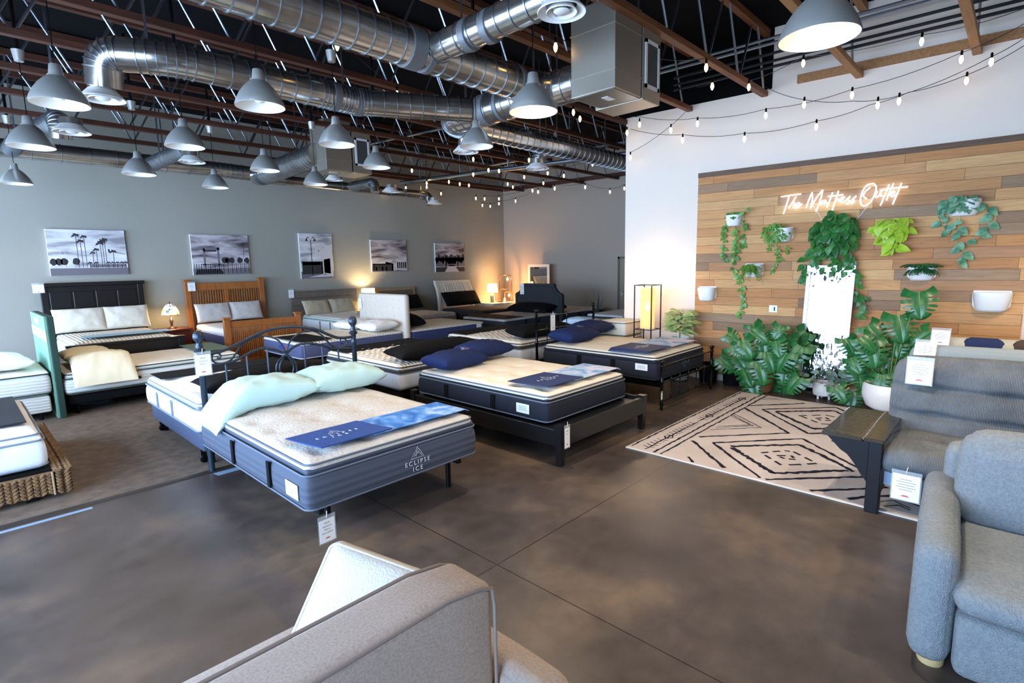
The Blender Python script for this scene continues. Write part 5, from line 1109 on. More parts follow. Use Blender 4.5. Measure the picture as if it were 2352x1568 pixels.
# ------------------------------------------------------------------ rug
cp = lambda L: [(lambda q: (q[0], q[1], 0))(onz(1580+x/3.92, 800+y/3.92, .012)) for x, y in L]
c3 = lambda L: [(lambda q: (q[0], q[1], 0))(onz(1400+x/2.042, 800+y/2.042, .012)) for x, y in L]
rx0, rx1, ry0, ry1 = 4.88, 8.10, -.35, 2.97
rug = MB(); rug.mi = 0; rug.bbox((rx0, ry0, .001), (rx1, ry1, .012), .002); rug.mi = 2; rug.box((rx0-.014, ry0, .001), (rx0, ry1, .011))
rug.mi = 1; rr = random.Random(4)
def ln(L, w_=.03, j=.006, s_=.05): stroke(rug, L, w_, .0135, j, s_, rr)
edge = cp([(420, 403)]); ln([(rx0+.05, ry1-.035, 0), (rx1-.05, ry1-.035, 0)], .02)
e1 = 2.77; ln([(rx0+.05, e1, 0), (rx1-.3, e1, 0)], .016)
for k in range(40):
    x = rx0+.12+k*.074
    if k % 11 in (5, 6): continue
    ln([(x, e1, 0), (x+.03, e1+.075, 0)], .012, .002); ln([(x+.02, e1, 0), (x+.05, e1-.05, 0)], .009, .002)
for k in range(3): x = rx0+.5+k*1.1; ln([(x, e1, 0), (x+.08, e1+.05, 0), (x+.16, e1, 0), (x+.08, e1-.05, 0), (x, e1, 0)], .014)
ln([(rx0+.02, 2.655, 0), (rx1, 2.655, 0)], .022); ln([(rx0+.02, 2.575, 0), (rx1, 2.575, 0)], .02)
for L in ([(510, 535), (910, 762), (100, 795)], [(225, 850), (1030, 812), (1590, 1105)], [(225, 850), (650, 1165)], [(700, 1180), (1590, 1155)], [(670, 548), (1330, 530), (1470, 590), (1660, 660)], [(670, 548), (1090, 768), (1330, 755)], [(40, 830), (330, 1075)], [(1100, 1280), (1590, 1265), (1800, 1250)], [(1440, 1355), (1590, 1335), (1850, 1325), (2080, 1420)], [(560, 515), (1050, 495)]): ln(cp(L), .034)
for L in ([(385, 880), (1010, 868), (1500, 1110)], [(1440, 1100), (770, 1125), (400, 892)], [(790, 570), (1300, 560), (1450, 610)], [(800, 575), (1130, 725), (1310, 718)], [(1300, 830), (1590, 960)]): ln(cp(L), .046, .012, .035)
for L in ([(410, 585), (660, 712), (200, 730)], [(395, 595), (590, 697), (250, 712)], [(385, 605), (560, 690), (270, 700)], [(640, 455), (830, 462)], [(660, 445), (800, 450)], [(1700, 1380), (1850, 1370), (2000, 1440)], [(1760, 1420), (1900, 1410), (2000, 1460)]): ln(cp(L), .014, .004)
def dash(L, w_=.03):
    P = [Vector(p) for p in cp(L)]
    for a, b in zip(P[:-1], P[1:]):
        n = max(1, round((b-a).length/.16))
        for i in range(n): ln([a.lerp(b, i/n), a.lerp(b, (i+.62)/n)], w_, 0)
dash([(660, 940), (870, 920), (950, 930), (1160, 1035), (1020, 1045), (840, 1050), (660, 940)]); dash([(800, 965), (930, 965), (970, 1000), (870, 992), (800, 965)])
dash([(995, 605), (1240, 600), (1370, 628)]); dash([(1020, 610), (1200, 680), (1330, 685)]); dash([(1150, 630), (1240, 622), (1290, 650), (1200, 648), (1150, 630)])
for L in ([(0, 975), (50, 1025)],): ln(cp(L), .03)

single('area_rug', rug, [M('rug_pile', '#c4bab5', .95, bump=('noise', 110, .6), var=('#b9aca6', 2, 3), spec=.1), M('rug_dark_yarn', '#23232e', .95, spec=.1), M('rug_binding', '#ded9d0', .9)], 'cream area rug with dark diamond pattern on the concrete floor', 'rug', smooth=0, org=((rx0+rx1)/2, (ry0+ry1)/2, 0))
# ------------------------------------------------------------------ neon sign
F = lambda x, y, off=.07: onw(1760+x/5.6, 380+y/5.6, off)
STR = [[(190, 402), (320, 382), (450, 366)], [(300, 385), (262, 500), (222, 622)], [(385, 400), (340, 470), (290, 548)], [(310, 515), (350, 478), (368, 490), (345, 530), (365, 545), (400, 530), (430, 495), (412, 478), (385, 505), (388, 532), (415, 535), (460, 488)],
       [(512, 550), (545, 450), (590, 345)], [(590, 345), (592, 450), (568, 555)], [(568, 555), (650, 410), (728, 312)], [(728, 312), (700, 430), (640, 595)], [(765, 448), (725, 455), (690, 485), (705, 500), (738, 480), (768, 450), (752, 490), (800, 472)],
       [(855, 345), (820, 440), (780, 545)], [(930, 325), (890, 450), (845, 592)], [(790, 398), (880, 388), (990, 376)], [(885, 480), (905, 425), (915, 445), (935, 428)], [(925, 455), (975, 440), (1008, 408), (980, 408), (948, 440), (958, 470), (1010, 460)],
       [(1010, 460), (1080, 395), (1058, 430), (1070, 470), (1045, 495), (1022, 488)], [(1075, 470), (1158, 390), (1125, 430), (1132, 465), (1105, 490), (1085, 482)],
       [(1375, 235), (1300, 250), (1240, 330), (1213, 430), (1222, 498), (1262, 518), (1330, 480), (1388, 390), (1415, 300), (1402, 250), (1362, 232), (1290, 262)], [(1340, 280), (1270, 340), (1252, 395), (1295, 430)],
       [(1430, 330), (1405, 395), (1425, 408), (1462, 370), (1485, 325), (1470, 385), (1500, 395)], [(1580, 245), (1530, 370), (1468, 515)], [(1640, 230), (1590, 330), (1545, 448)], [(1598, 368), (1640, 358), (1652, 332), (1625, 332), (1598, 372), (1612, 398), (1665, 380)], [(1740, 225), (1690, 350), (1625, 500)], [(1460, 320), (1570, 298), (1700, 285), (1825, 275)]]
T_ = thing('neon_sign', 'white neon script sign glowing on the plank wall', 'neon sign', F(1000, 500, .03))
m_neon = M('white_neon', '#ffffff', .4, emit=('#ffffff', 1.7))
WORD = {'The': (0, 4), 'Mattress': (4, 16), 'Outlet': (16, 24)}
for wd, (a, b) in WORD.items():
    mb = MB()
    for S in STR[a:b]: mb.tube(smooth([F(x, y) for x, y in S], 5), .0085, 8)
    obj('neon_tube', mb, m_neon, T_, 60)
bo = [(185, 420), (300, 365), (560, 350), (600, 318), (740, 295), (790, 345), (930, 320), (960, 350), (1150, 370), (1230, 300), (1360, 215), (1440, 250), (1640, 215), (1760, 215), (1835, 270), (1740, 310), (1650, 510), (1560, 470), (1470, 525), (1420, 460), (1270, 530), (1200, 500), (900, 500), (850, 610), (760, 540), (650, 605), (540, 570), (300, 560), (220, 635)]
obj('clear_backing', MB().poly([F(x, y, .045) for x, y in bo], tuple(WN*.006)), M('clear_acrylic', '#f2e9de', .3, alpha=.04), T_, 0)
for L in ([(600, 520), (660, 600), (725, 710)], [(1310, 515), (1210, 640), (1140, 716)]): obj('power_lead', MB().tube([F(x, y, .03) for x, y in L], .004, 6), M('clear_cord', '#e6dfd6', .3), T_)
nl = bpy.data.lights.new('neon_glow', 'AREA'); nl.shape = 'RECTANGLE'; nl.size = 1.5; nl.size_y = .2; nl.energy = 0.0
bpy.data.lights.remove(nl)
# wall socket
p = onw(1776, 709, .02); T_ = thing('wall_socket', 'white double switch plate on the plank wall', 'socket', p); Fw = frame(onw(1776, 709, .027), WT, (0, 0, 1))
obj('plate', xf(MB().bbox((-.06, -.055, 0), (.06, .055, .008), .003), Fw), m_card, T_); obj('switch', xf(MB().box((.012, -.03, .008), (.026, .03, .012)), Fw), m_blk, T_); obj('switch', xf(MB().bbox((-.045, -.035, .008), (-.005, .035, .012), .002), Fw), m_card, T_)
# standing mirror
T_ = thing('standing_mirror', 'tall hammered-glass mirror panel leaning on the plank wall', 'mirror', (8.6, 2.1, .05))
tl_, tr_ = onw(1851, 609, .10), onw(1963, 609, .10); bl_ = onw(1840, 868, .33); br_ = onw(1932, 880, .33)
zb = .1; 
ux = Vector(tuple(tr_-tl_)); W_ = ux.length; c0 = Vector(tuple(tl_)); bot = Vector((tl_[0]+WN[0]*.14, tl_[1]+WN[1]*.14, zb)); Hh = (c0-bot).length
Fm = frame(bot, ux, c0-bot)
fm = MB(); 
for a, b, c_, d in ((0, W_, 0, .07), (0, W_, Hh-.10, Hh), (0, .055, .07, Hh-.1), (W_-.055, W_, .07, Hh-.1)): fm.bbox((a, c_, -.015), (b, d, .03), .004)
obj('frame', xf(fm, Fm), M('satin_steel', '#a7a8a8', .35, .8), T_)
rr = random.Random(3); mb = MB().grid(lambda a, b: Fm @ Vector((.05+(W_-.1)*a, .06+(Hh-.15)*b, .012+.0024*noise.noise(Vector((a*26, b*14, 0)))+.0006*noise.noise(Vector((a*60, b*50, 4))))), 60, 150)
obj('rippled_glass', mb, M('silver_glass', '#e3e8ee', .06, 1.), T_, 80)
obj('foot', xf(MB().box((0, -.05, -.04), (W_, 0, .06)), Fm), m_blk, T_)
# ------------------------------------------------------------------ wall planters
m_pot = M('white_ceramic', '#e9e7e2', .35, spec=.5)
def leafmesh(L, W_, kind='heart', fold=.12, droop=.25, nu=4, nv=6):
    mb = MB(); P = []
    for j in range(nv+1):
        t = j/nv
        if kind == 'heart': w_ = W_*math.sin(PI*min(1, t**.62))**.8*(1-.15*t) if t < 1 else 0; off = -.12*L*(1-t)**4
        else: w_ = W_*math.sin(PI*t)**.8; off = 0
        for i in range(nu+1):
            s = 2*i/nu-1; x = w_/2*s; y = L*t-(.10*L*abs(s)*(1-t)**2 if kind == 'heart' else 0); z = fold*abs(x)-droop*L*t*t; P.append((x, y, z))
    return P, [(j*(nu+1)+i, j*(nu+1)+i+1, (j+1)*(nu+1)+i+1, (j+1)*(nu+1)+i) for j in range(nv) for i in range(nu)]
def place_leaf(mb, base_, dirv, nrm, shape, s=1.):
    y = Vector(tuple(dirv)).normalized(); n = Vector(tuple(nrm)); x = y.cross(n).normalized(); n = x.cross(y)
    b = Vector(tuple(base_)); mb.add([b+x*(p[0]*s)+y*(p[1]*s)+n*(p[2]*s) for p in shape[0]], shape[1])
HEART = leafmesh(1., .85); LONG = leafmesh(1., .4, 'long'); 
Wn, Wt, Up = Vector(tuple(WN)), Vector(tuple(WT)), Vector((0, 0, 1))
def wall_pot(px, py, w_, h_, label, dp=.16, empty=True):
    """px,py = centre of the pot; w_,h_ in metres"""
    c = Vector(tuple(onw(px, py, .03)))
    T_ = thing('wall_planter', label, 'wall planter', c, group='white wall planters')
    Fp = frame(c, Wt, -Wn)    # x right, y into wall, z = x cross y = up?
    Fp = Matrix(((Wt.x, Wn.x, 0, c.x), (Wt.y, Wn.y, 0, c.y), (Wt.z, Wn.z, 1, c.z), (0, 0, 0, 1)))
    prof = [(0, .62), (.03, .72), (.15, .81), (.6, .93), (.97, 1.0), (1., .995), (.985, .955), (.6, .88), (.3, .8)]; P = []; n = 26
    for t, k in prof:
        hw, d_ = w_/2*k, dp*k
        for a in range(n):
            th = PI*a/(n-1); e = .66; cx = hw*math.copysign(abs(math.cos(th))**e, math.cos(th)); cy = d_*abs(math.sin(th))**e
            P.append(Fp @ Vector((cx, cy, (t-.5)*h_)))
    f = [(i*n+a, i*n+a+1, (i+1)*n+a+1, (i+1)*n+a) for i in range(len(prof)-1) for a in range(n-1)]; f += [tuple(range(n))[::-1], tuple((len(prof)-1)*n+a for a in range(n))]
    f = [q[::-1] for q in f]; mb = MB().add(P, f)
    bk = [Fp @ Vector((w_/2*x, .0, h_*z)) for x, z in ((-.7, -.5), (.7, -.5), (.95, -.2), (1.0, .45), (.92, .58), (-.92, .58), (-1.0, .45), (-.95, -.2))]
    mb.poly(bk, tuple(-Wn*0.014))
    obj('pot', mb, m_pot, T_, 50); return T_, Fp
def vine(px_pts, off0=.12, off1=.05, n=None):
    P = [Vector(tuple(onw(x, y, off0+(off1-off0)*min(1, i/max(1, len(px_pts)-1)*2)))) for i, (x, y) in enumerate(px_pts)]; return smooth(P, 4)
def vine_leaves(mb, path, step, size, rnd, shape=HEART, alt=True, spread=.7):
    acc = 0; side = 1
    for a, b in zip(path[:-1], path[1:]):
        acc += (b-a).length
        while acc > step:
            acc -= step; p = b; side = -side if alt else rnd.choice((-1, 1)); s = size*rnd.uniform(.7, 1.25)
            d = Wt*side*spread*rnd.uniform(.4, 1.3)+Up*rnd.uniform(-.9, -.1)+Wn*rnd.uniform(.0, .5); nrm = Wn*1.0+Up*.45+Wt*rnd.uniform(-.4, .4); place_leaf(mb, p, d, nrm, shape, s)
def bush(mb, c, rx, ry, rz_, n, size, rnd, shape=HEART, up=.3):
    for _ in range(n):
        a, b = rnd.uniform(0, 2*PI), rnd.uniform(-1, 1); v = Vector((math.cos(a)*math.sqrt(1-b*b), math.sin(a)*math.sqrt(1-b*b), b)); v2 = Wt*v.x*rx+Wn*abs(v.y)*ry+Up*v.z*rz_
        d = Wt*(v.x*.7+rnd.uniform(-.4, .4))+Wn*.35+Up*(v.z*.25-rnd.uniform(.25, 1.1)); nrm = Wn*1.+Up*(up+.25)+Wt*v.x*.5+Vector((rnd.uniform(-.3, .3),)*3); place_leaf(mb, c+v2*rnd.uniform(.55, 1.), d, nrm, shape, size*rnd.uniform(.7, 1.2))
def leafm(n, a, b): return M(n, a, .42, var=(b, 9, 2), spec=.5, sheen=0)
g_pothos = leafm('pothos_green', '#3f7a35', '#7fae55'); g_dark = leafm('deep_pothos_green', '#1f5a26', '#3c7f36'); g_lime = leafm('lime_leaf', '#9fc22f', '#b9d548'); g_silver = leafm('silver_pothos', '#3d7a58', '#8fb894'); g_fern = leafm('fern_green', '#4f8a34', '#79ad4a'); g_dfern = leafm('dark_fern', '#1f4f2c', '#2f6b3a')
m_stem = M('vine_stem', '#6f8a4a', .6)
rn = random.Random(11)
def plant(T_, nm, mb, mat, stems=None):
    o = obj('foliage', mb, mat, T_, 60)
    if stems:
        s = MB()
        for p in stems: s.tube(p, .0025, 5)
        obj('vine', s, m_stem, T_)
T_, Fp = wall_pot(1688, 507, .26, .17, 'white wall planter with long trailing pothos, top left of the plank wall'); mb = MB()
V = [vine([(1680, 500), (1664, 520), (1662, 545), (1660, 580), (1666, 600)]), vine([(1690, 500), (1690, 530), (1690, 560), (1688, 590), (1682, 615), (1700, 640), (1704, 665), (1708, 690), (1703, 715), (1690, 724)]), vine([(1700, 500), (1712, 520), (1708, 545), (1706, 570)]), vine([(1700, 492), (1715, 480), (1722, 478)], .15, .15)]
bush(mb, Fp @ Vector((0, .08, .09)), .12, .07, .05, 26, .075, rn)
for v in V: vine_leaves(mb, v, .05, .08, rn)
plant(T_, '', mb, g_pothos, V)
T_, Fp = wall_pot(1798, 540, .30, .2, 'white wall planter with fine creeping fig, second from the left'); mb = MB(); SM = leafmesh(1., .7)
bush(mb, Fp @ Vector((-.08, .1, .03)), .2, .1, .16, 210, .045, rn, SM); V = [vine([(1775, 560), (1785, 590), (1775, 620), (1770, 626)]), vine([(1785, 560), (1790, 590), (1797, 598)]), vine([(1768, 550), (1765, 575)]), vine([(1810, 560), (1805, 580)])]
for v in V: vine_leaves(mb, v, .022, .045, rn, SM)
plant(T_, '', mb, g_fern, V)
T_, Fp = wall_pot(1732, 622, .28, .2, 'white wall planter with bright fern below the trailing pothos'); mb = MB()
def fronds(mb, c, n, L, rnd, droop=.9, lf=.03, wall=True):
    for k in range(n):
        a = rnd.uniform(0, PI); d0 = (Wt*math.cos(a)+Wn*math.sin(a)*.8) if wall else Vector((math.cos(2*a), math.sin(2*a), 0)); P = []
        LL = L*rnd.uniform(.6, 1.1)
        for i in range(8): t = i/7; P.append(c+d0*LL*t*.8+Up*(LL*(.7*t-1.25*droop*t*t)))
        for i in range(7):
            y = (P[i+1]-P[i]); 
            for sd in (-1, 1):
                q_ = P[i]+y*.5; x = y.normalized().cross(Up if abs(y.normalized().z) < .95 else Wn).normalized()*sd
                for j in (0, .5): place_leaf(mb, P[i]+y*j, x+y.normalized()*.5-Up*.1, Up+Wn*.6, LONG, lf*(1.2-i/9))
fronds(mb, Fp @ Vector((-.02, .1, .08)), 30, .24, rn, .9, .055); fronds(mb, Fp @ Vector((-.02, .12, .02)), 16, .26, rn, 1.3, .05); plant(T_, '', mb, g_fern)
wall_pot(1625, 675, .30, .22, 'small empty white wall planter at the left end of the plank wall')
T_, Fp = wall_pot(2214, 478, .34, .2, 'white wall planter with silvery trailing leaves at the top right'); mb = MB(); bush(mb, Fp @ Vector((-.04, .1, .08)), .16, .08, .08, 34, .10, rn)
V = [vine([(2175, 470), (2160, 480), (2158, 500), (2160, 520)]), vine([(2190, 490), (2172, 505), (2178, 530), (2183, 543)]), vine([(2205, 490), (2208, 515), (2200, 545), (2203, 570), (2217, 585), (2215, 603), (2200, 600)]), vine([(2240, 465), (2262, 470), (2278, 490), (2270, 520), (2250, 545), (2235, 560)], .14), vine([(2200, 500), (2190, 520), (2205, 530), (2215, 525)])]
for v in V: vine_leaves(mb, v, .085, .11, rn)
plant(T_, '', mb, g_silver, V)
T_, Fp = wall_pot(2055, 530, .30, .2, 'white wall planter overflowing with lime green heart leaves'); mb = MB(); bush(mb, Fp @ Vector((-.03, .12, .05)), .22, .1, .15, 54, .13, rn, up=.5); V = [vine([(2040, 540), (2025, 565)], .16, .14), vine([(2045, 545), (2042, 575), (2045, 583)], .18, .15), vine([(2060, 545), (2058, 575)], .16, .14)]
for v in V: vine_leaves(mb, v, .06, .14, rn)
plant(T_, '', mb, g_lime, V)
T_, Fp = wall_pot(2117, 628, .32, .18, 'white wall planter with a dark fern, right of the mirror'); mb = MB(); fronds(mb, Fp @ Vector((0, .08, .07)), 30, .30, rn, .5, .07); fronds(mb, Fp @ Vector((0, .08, .06)), 26, .24, rn, .85, .06); plant(T_, '', mb, g_dfern)
wall_pot(2277, 693, .38, .24, 'larger empty white wall planter at the right of the plank wall')
T_, Fp = wall_pot(1912, 545, .26, .16, 'wall planter hidden in a big mass of dark pothos above the mirror'); mb = MB(); bush(mb, Vector(tuple(onw(1915, 535, .12))), .29, .13, .31, 200, .105, rn); 
V = [vine([(1895, 570), (1875, 590), (1860, 610), (1850, 625), (1845, 650)], .16, .12), vine([(1890, 560), (1860, 580), (1845, 600), (1847, 640)], .16, .12), vine([(1940, 560), (1945, 590), (1960, 620), (1972, 645), (1968, 670), (1980, 700), (1985, 715), (1970, 730)], .16, .12), vine([(1915, 570), (1912, 600), (1912, 625)], .18, .15), vine([(1930, 580), (1925, 610), (1945, 630)], .18, .14), vine([(1880, 575), (1870, 600), (1890, 620)], .17, .14), vine([(1950, 570), (1958, 600), (1965, 640)], .16, .12), vine([(1975, 680), (1995, 683)], .12)]
for v in V: vine_leaves(mb, v, .045, .095, rn)
plant(T_, '', mb, g_dark, V)
# ------------------------------------------------------------------ monsteras
g_mon = M('monstera_green', '#1c5a2c', .3, var=('#2c7038', 5, 2), spec=.55); g_rib = M('monstera_rib', '#7fb04a', .5)
def monstera_mesh(seed):
    rnd = random.Random(seed); mb = MB(); nt, ns = 60, 7; slits = sorted([.24+.15*k+rnd.uniform(-.02, .02) for k in range(4)])
    for sd in (-1, 1):
        V_ = []
        for j in range(nt+1):
            t = j/nt; w_ = .58*(math.sin(PI*min(1, (t*.93+.07)**.58))**.66)
            for i in range(ns+1):
                s = i/ns; x = sd*w_*s; y = t*1.0-.26*s*s*(1-t)**1.5+.30*s*(t)*(1-t)*2; z = .10*s-.20*s*s-.22*t*t; V_.append((x, y-.05, z))
        F_ = []
        for j in range(nt):
            t = (j+.5)/nt
            for i in range(ns):
                s = (i+.5)/ns; cut = False
                for q_ in slits:
                    wd = .008+.034*s
                    if s > .40 and abs(t-q_) < wd: cut = True
                if not cut: a = j*(ns+1)+i; F_.append((a, a+1, a+ns+2, a+ns+1) if sd > 0 else (a, a+ns+1, a+ns+2, a+1))
        mb.add(V_, F_)
    mb.mi = 1; mb.tube([(0, -.05, .008), (0, .35, -.025), (0, .7, -.13), (0, .93, -.24)], [.012, .009, .006, .002], 5); return mb
MM = [obj('leaf', monstera_mesh(s), [g_mon, g_rib], None, 60) for s in (1, 2, 3)]
MESH = [o.data for o in MM]
for o in MM: bpy.data.objects.remove(o)
def monstera(label, c, pot, leaves, group=None):
    """leaves: (px, py, depth_off, size, yaw_tilt); tips hang down facing the room"""
    T_ = thing('monstera_plant', label, 'potted plant', c, group='monstera plants', world=False); rnd = random.Random(5)
    obj('pot', pot, m_pot if 'white' in label else M('terracotta', '#9a5636', .8), T_, 50, org=(0, 0, 0)); st = MB()
    for i, (x, y, off, s, rot) in enumerate(leaves):
        p = Vector(tuple(onw(x, y, off)))-Vector(tuple(c))
        toward = (Wn*1.0+Up*.45+Wt*rnd.uniform(-.45, .35)).normalized()
        down = (-Up*math.cos(rot)+Wt*math.sin(rot)); yv = (down-toward*down.dot(toward)).normalized(); xv = yv.cross(toward)
        base_ = p-yv*s*.42
        o = bpy.data.objects.new('leaf', MESH[i % 3]); COL.objects.link(o); o.parent = T_
        o.matrix_local = Matrix(((xv.x*s, yv.x*s, toward.x*s, base_.x), (xv.y*s, yv.y*s, toward.y*s, base_.y), (xv.z*s, yv.z*s, toward.z*s, base_.z), (0, 0, 0, 1)))
        r0 = Vector((0, 0, .3)); m1 = r0.lerp(base_, .5)+Up*.08; st.tube(smooth([r0, m1, base_-toward*.02, base_+yv*s*.03], 4), .006, 6)
    obj('stems', st, M('monstera_stem', '#5c8040', .5), T_, 60, org=(0, 0, 0)); return T_
c = (8.35, 2.75, 0); L = []
potm = MB().lathe([(.12, 0), (.15, .02), (.18, .28), (.19, .3), (.17, .3), (.15, .25), (.001, .25)], 28)
for x, y, s, r in ((1750, 770, .34, .9), (1792, 762, .26, -.3), (1743, 760, .3, .5), (1690, 775, .26, 1.1), (1720, 800, .36, .5), (1760, 790, .40, .1), (1800, 790, .40, -.2), (1838, 775, .34, -.7), (1675, 835, .36, .9), (1712, 840, .38, .6), (1755, 855, .42, .2), (1800, 830, .36, -.3), (1830, 815, .38, -.4), (1846, 798, .32, -.8),
                   (1700, 805, .3, .9), (1735, 885, .40, .3), (1780, 885, .42, .1), (1815, 880, .40, -.3), (1826, 882, .34, -.5), (1775, 830, .36, .3), (1810, 860, .36, -.1), (1720, 865, .36, .6), (1760, 820, .30, 0), (1790, 800, .3, .4), (1745, 830, .34, .3), (1812, 835, .32, -.4)):
    L.append((x-6, y, .35+rn.uniform(0, .55), s*.84, r))
monstera('sprawling monstera in a terracotta pot left of the mirror', c, potm, L)
c = (8.3, 1.15, 0); L = []
potm = MB().lathe([(.15, 0), (.24, .06), (.29, .2), (.28, .34), (.26, .36), (.24, .33), (.001, .3)], 32)
for x, y, s, r in ((2113, 698, .40, .1), (2070, 752, .42, .15), (2010, 765, .34, .7), (1995, 790, .30, .8), (2005, 812, .40, .2), (1952, 795, .30, .4), (1962, 838, .28, .6), (1975, 830, .3, .2), (1975, 868, .30, .1), (2030, 830, .36, -.3), (2040, 860, .36, .1), (2060, 800, .3, .2), (2085, 800, .3, -.4), (2115, 775, .3, -.8), (1930, 905, .28, .5), (1955, 920, .30, .1), (2005, 890, .34, -.2), (2080, 830, .3, 0), (2020, 880, .3, 0), (1990, 850, .3, .5), (1958, 862, .26, .6)):
    L.append((x, y, .3+rn.uniform(.1, .6), s*.84, r))
monstera('monstera in a big white pot right of the mirror', c, potm, L)
# small footed pot
c = (8.45, 1.93, 0); T_ = thing('footed_planter', 'small white footed planter with begonia leaves before the mirror', 'potted plant', c)
obj('pot', MB().lathe([(.10, .05), (.125, .06), (.135, .1), (.135, .24), (.128, .245), (.12, .2), (.001, .2)], 28, c=c), M('speckled_white', '#dfddd8', .7), T_, 50)
for a in (.4, 2.5, 4.6): obj('foot', MB().tube([(c[0]+.08*math.cos(a), c[1]+.08*math.sin(a), 0), (c[0]+.08*math.cos(a), c[1]+.08*math.sin(a), .06)], .015, 10), M('speckled_white'), T_)
mb = MB(); 
for k in range(46):
    a = rn.uniform(0, 2*PI); r_ = rn.uniform(.02, .22); d = Vector((math.cos(a), math.sin(a), rn.uniform(-.3, .3))); place_leaf(mb, Vector(c)+Vector((math.cos(a)*r_, math.sin(a)*r_*1.2, .26+rn.uniform(0, .16)-r_*.2)), d, Up+Wn*.9, HEART, rn.uniform(.07, .12))
obj('foliage', mb, leafm('begonia_leaf', '#4a5f50', '#8fa598'), T_, 60)
# pale dieffenbachia in ribbed pot, by the frame lamp
c = (8.35, 4.08, 0); T_ = thing('dieffenbachia_plant', 'pale variegated plant in a ribbed white pot left of the plank wall', 'potted plant', c); P = []
mb = MB(); n = 48; pr_ = [(.10, 0), (.13, .02), (.15, .72), (.14, .73), (.13, .68)]
for r_, z in pr_:
    for k in range(n): rr_ = r_*(1+.03*(k % 2)); P.append((c[0]+rr_*math.cos(2*PI*k/n), c[1]+rr_*math.sin(2*PI*k/n), z))
mb.add(P, [(i*n+k, i*n+(k+1) % n, (i+1)*n+(k+1) % n, (i+1)*n+k) for i in range(len(pr_)-1) for k in range(n)]+[tuple(4*n+k for k in range(n))]); obj('pot', mb, m_pot, T_, 20)
mb = MB()
for k in range(54):
    a = k*2.4; z = .80+.38*((k*7) % 20)/20; r_ = .02+.07*rn.random(); d = Vector((math.cos(a), math.sin(a), rn.uniform(.0, .9))); place_leaf(mb, Vector((c[0]+math.cos(a)*r_, c[1]+math.sin(a)*r_, z)), d, Up+Vector((-.5, -.3, 0)), leafmesh(1., .5, 'long', .1, .55), rn.uniform(.16, .25))
obj('foliage', mb, leafm('dieffenbachia_leaf', '#b9c88a', '#7fa055'), T_, 60); obj('stems', MB().tube([(c[0], c[1], .68), (c[0], c[1], 1.15)], .012, 6), m_stem, T_)
# floor lamp with wire frame
m_mesh = M('amber_mesh_shade', '#c29a62', .6, emit=('#ffc27a', .75), alpha=.8)
x0, x1, y0, y1 = 8.05, 8.37, 4.45, 4.77; zt = 1.60; T_ = thing('floor_lamp', 'square wire-frame floor lamp with amber mesh shade', 'floor lamp', (8.2, 4.6, 0)); mb = MB()
for x in (x0, x1):
    for y in (y0, y1): mb.box((x-.008, y-.008, 0), (x+.008, y+.008, zt))
for z in (zt, .85, .02):
    for x in (x0, x1): mb.box((x-.006, y0, z-.012), (x+.006, y1, z))
    for y in (y0, y1): mb.box((x0, y-.006, z-.012), (x1, y+.006, z))
obj('frame', mb, m_blkmetal, T_, 0); obj('shade', MB().lathe([(.12, .86), (.12, 1.55)], 28, c=(8.21, 4.61, 0), cap=False), m_mesh, T_, 60); obj('bulb', MB().lathe([(.001, 1.15), (.03, 1.18), (.035, 1.22), (.02, 1.27), (.012, 1.3)], 14, c=(8.21, 4.61, 0)), m_fil, T_, 60)
lamp_light('floor_lamp_light', (8.21, 4.61, 1.70), 12, (1, .68, .34), .05)
# boxed mattresses
m_bx = M('cream_carton_fabric', '#dcd8c9', .85)
for i, (z0, z1, lb) in enumerate(((.05, .40, 'lowest pale boxed mattress of the stack beside the wire-frame lamp'), (.40, .68, 'middle pale boxed mattress of the stack'), (.68, .96, 'cream boxed mattress with green piping on top of the stack'))):
    X0, X1, Y0, Y1 = 8.05, 8.62, 4.95, 5.5
    if i == 0: z0 = 0
    T_ = thing('boxed_mattress', lb, 'boxed mattress', (8.35, 5.2, z0), group='boxed mattresses')
    obj('box', MB().soft((X0, Y0, z0+.002), (X1, Y1, z1-.001), .045, 0, n=3), m_bx, T_, 60)
    for z in (z0+.03, z1-.035): obj('green_piping', MB().tube(rrect(X0-.003, X1+.003, Y0-.003, Y1+.003, .05, z), .006, 6, closed=True), m_sage2, T_)
    obj('handle', MB().bbox((X0-.012, 5.12, (z0+z1)/2-.015), (X0+.0, 5.38, (z0+z1)/2+.02), .003), M('sage_binding'), T_)
# dark pots by the plank wall
p = onz(1640, 868); 
single('black_floor_pot', MB().lathe([(.1, 0), (.13, .02), (.15, .25), (.13, .33), (.1, .33), (.1, .3), (.001, .3)], 26, c=(8.45, 3.62, 0)), m_blk, 'glossy black pot standing behind the iron footboard', 'pot', org=(8.45, 3.62, 0), smooth=50)
single('black_floor_pot', MB().lathe([(.12, 0), (.13, .01), (.14, .27), (.135, .28), (.12, .25), (.001, .25)], 26, c=(8.55, 3.27, 0)), m_blk, 'black nursery pot beside the left monstera', 'pot', org=(8.55, 3.27, 0), smooth=50)
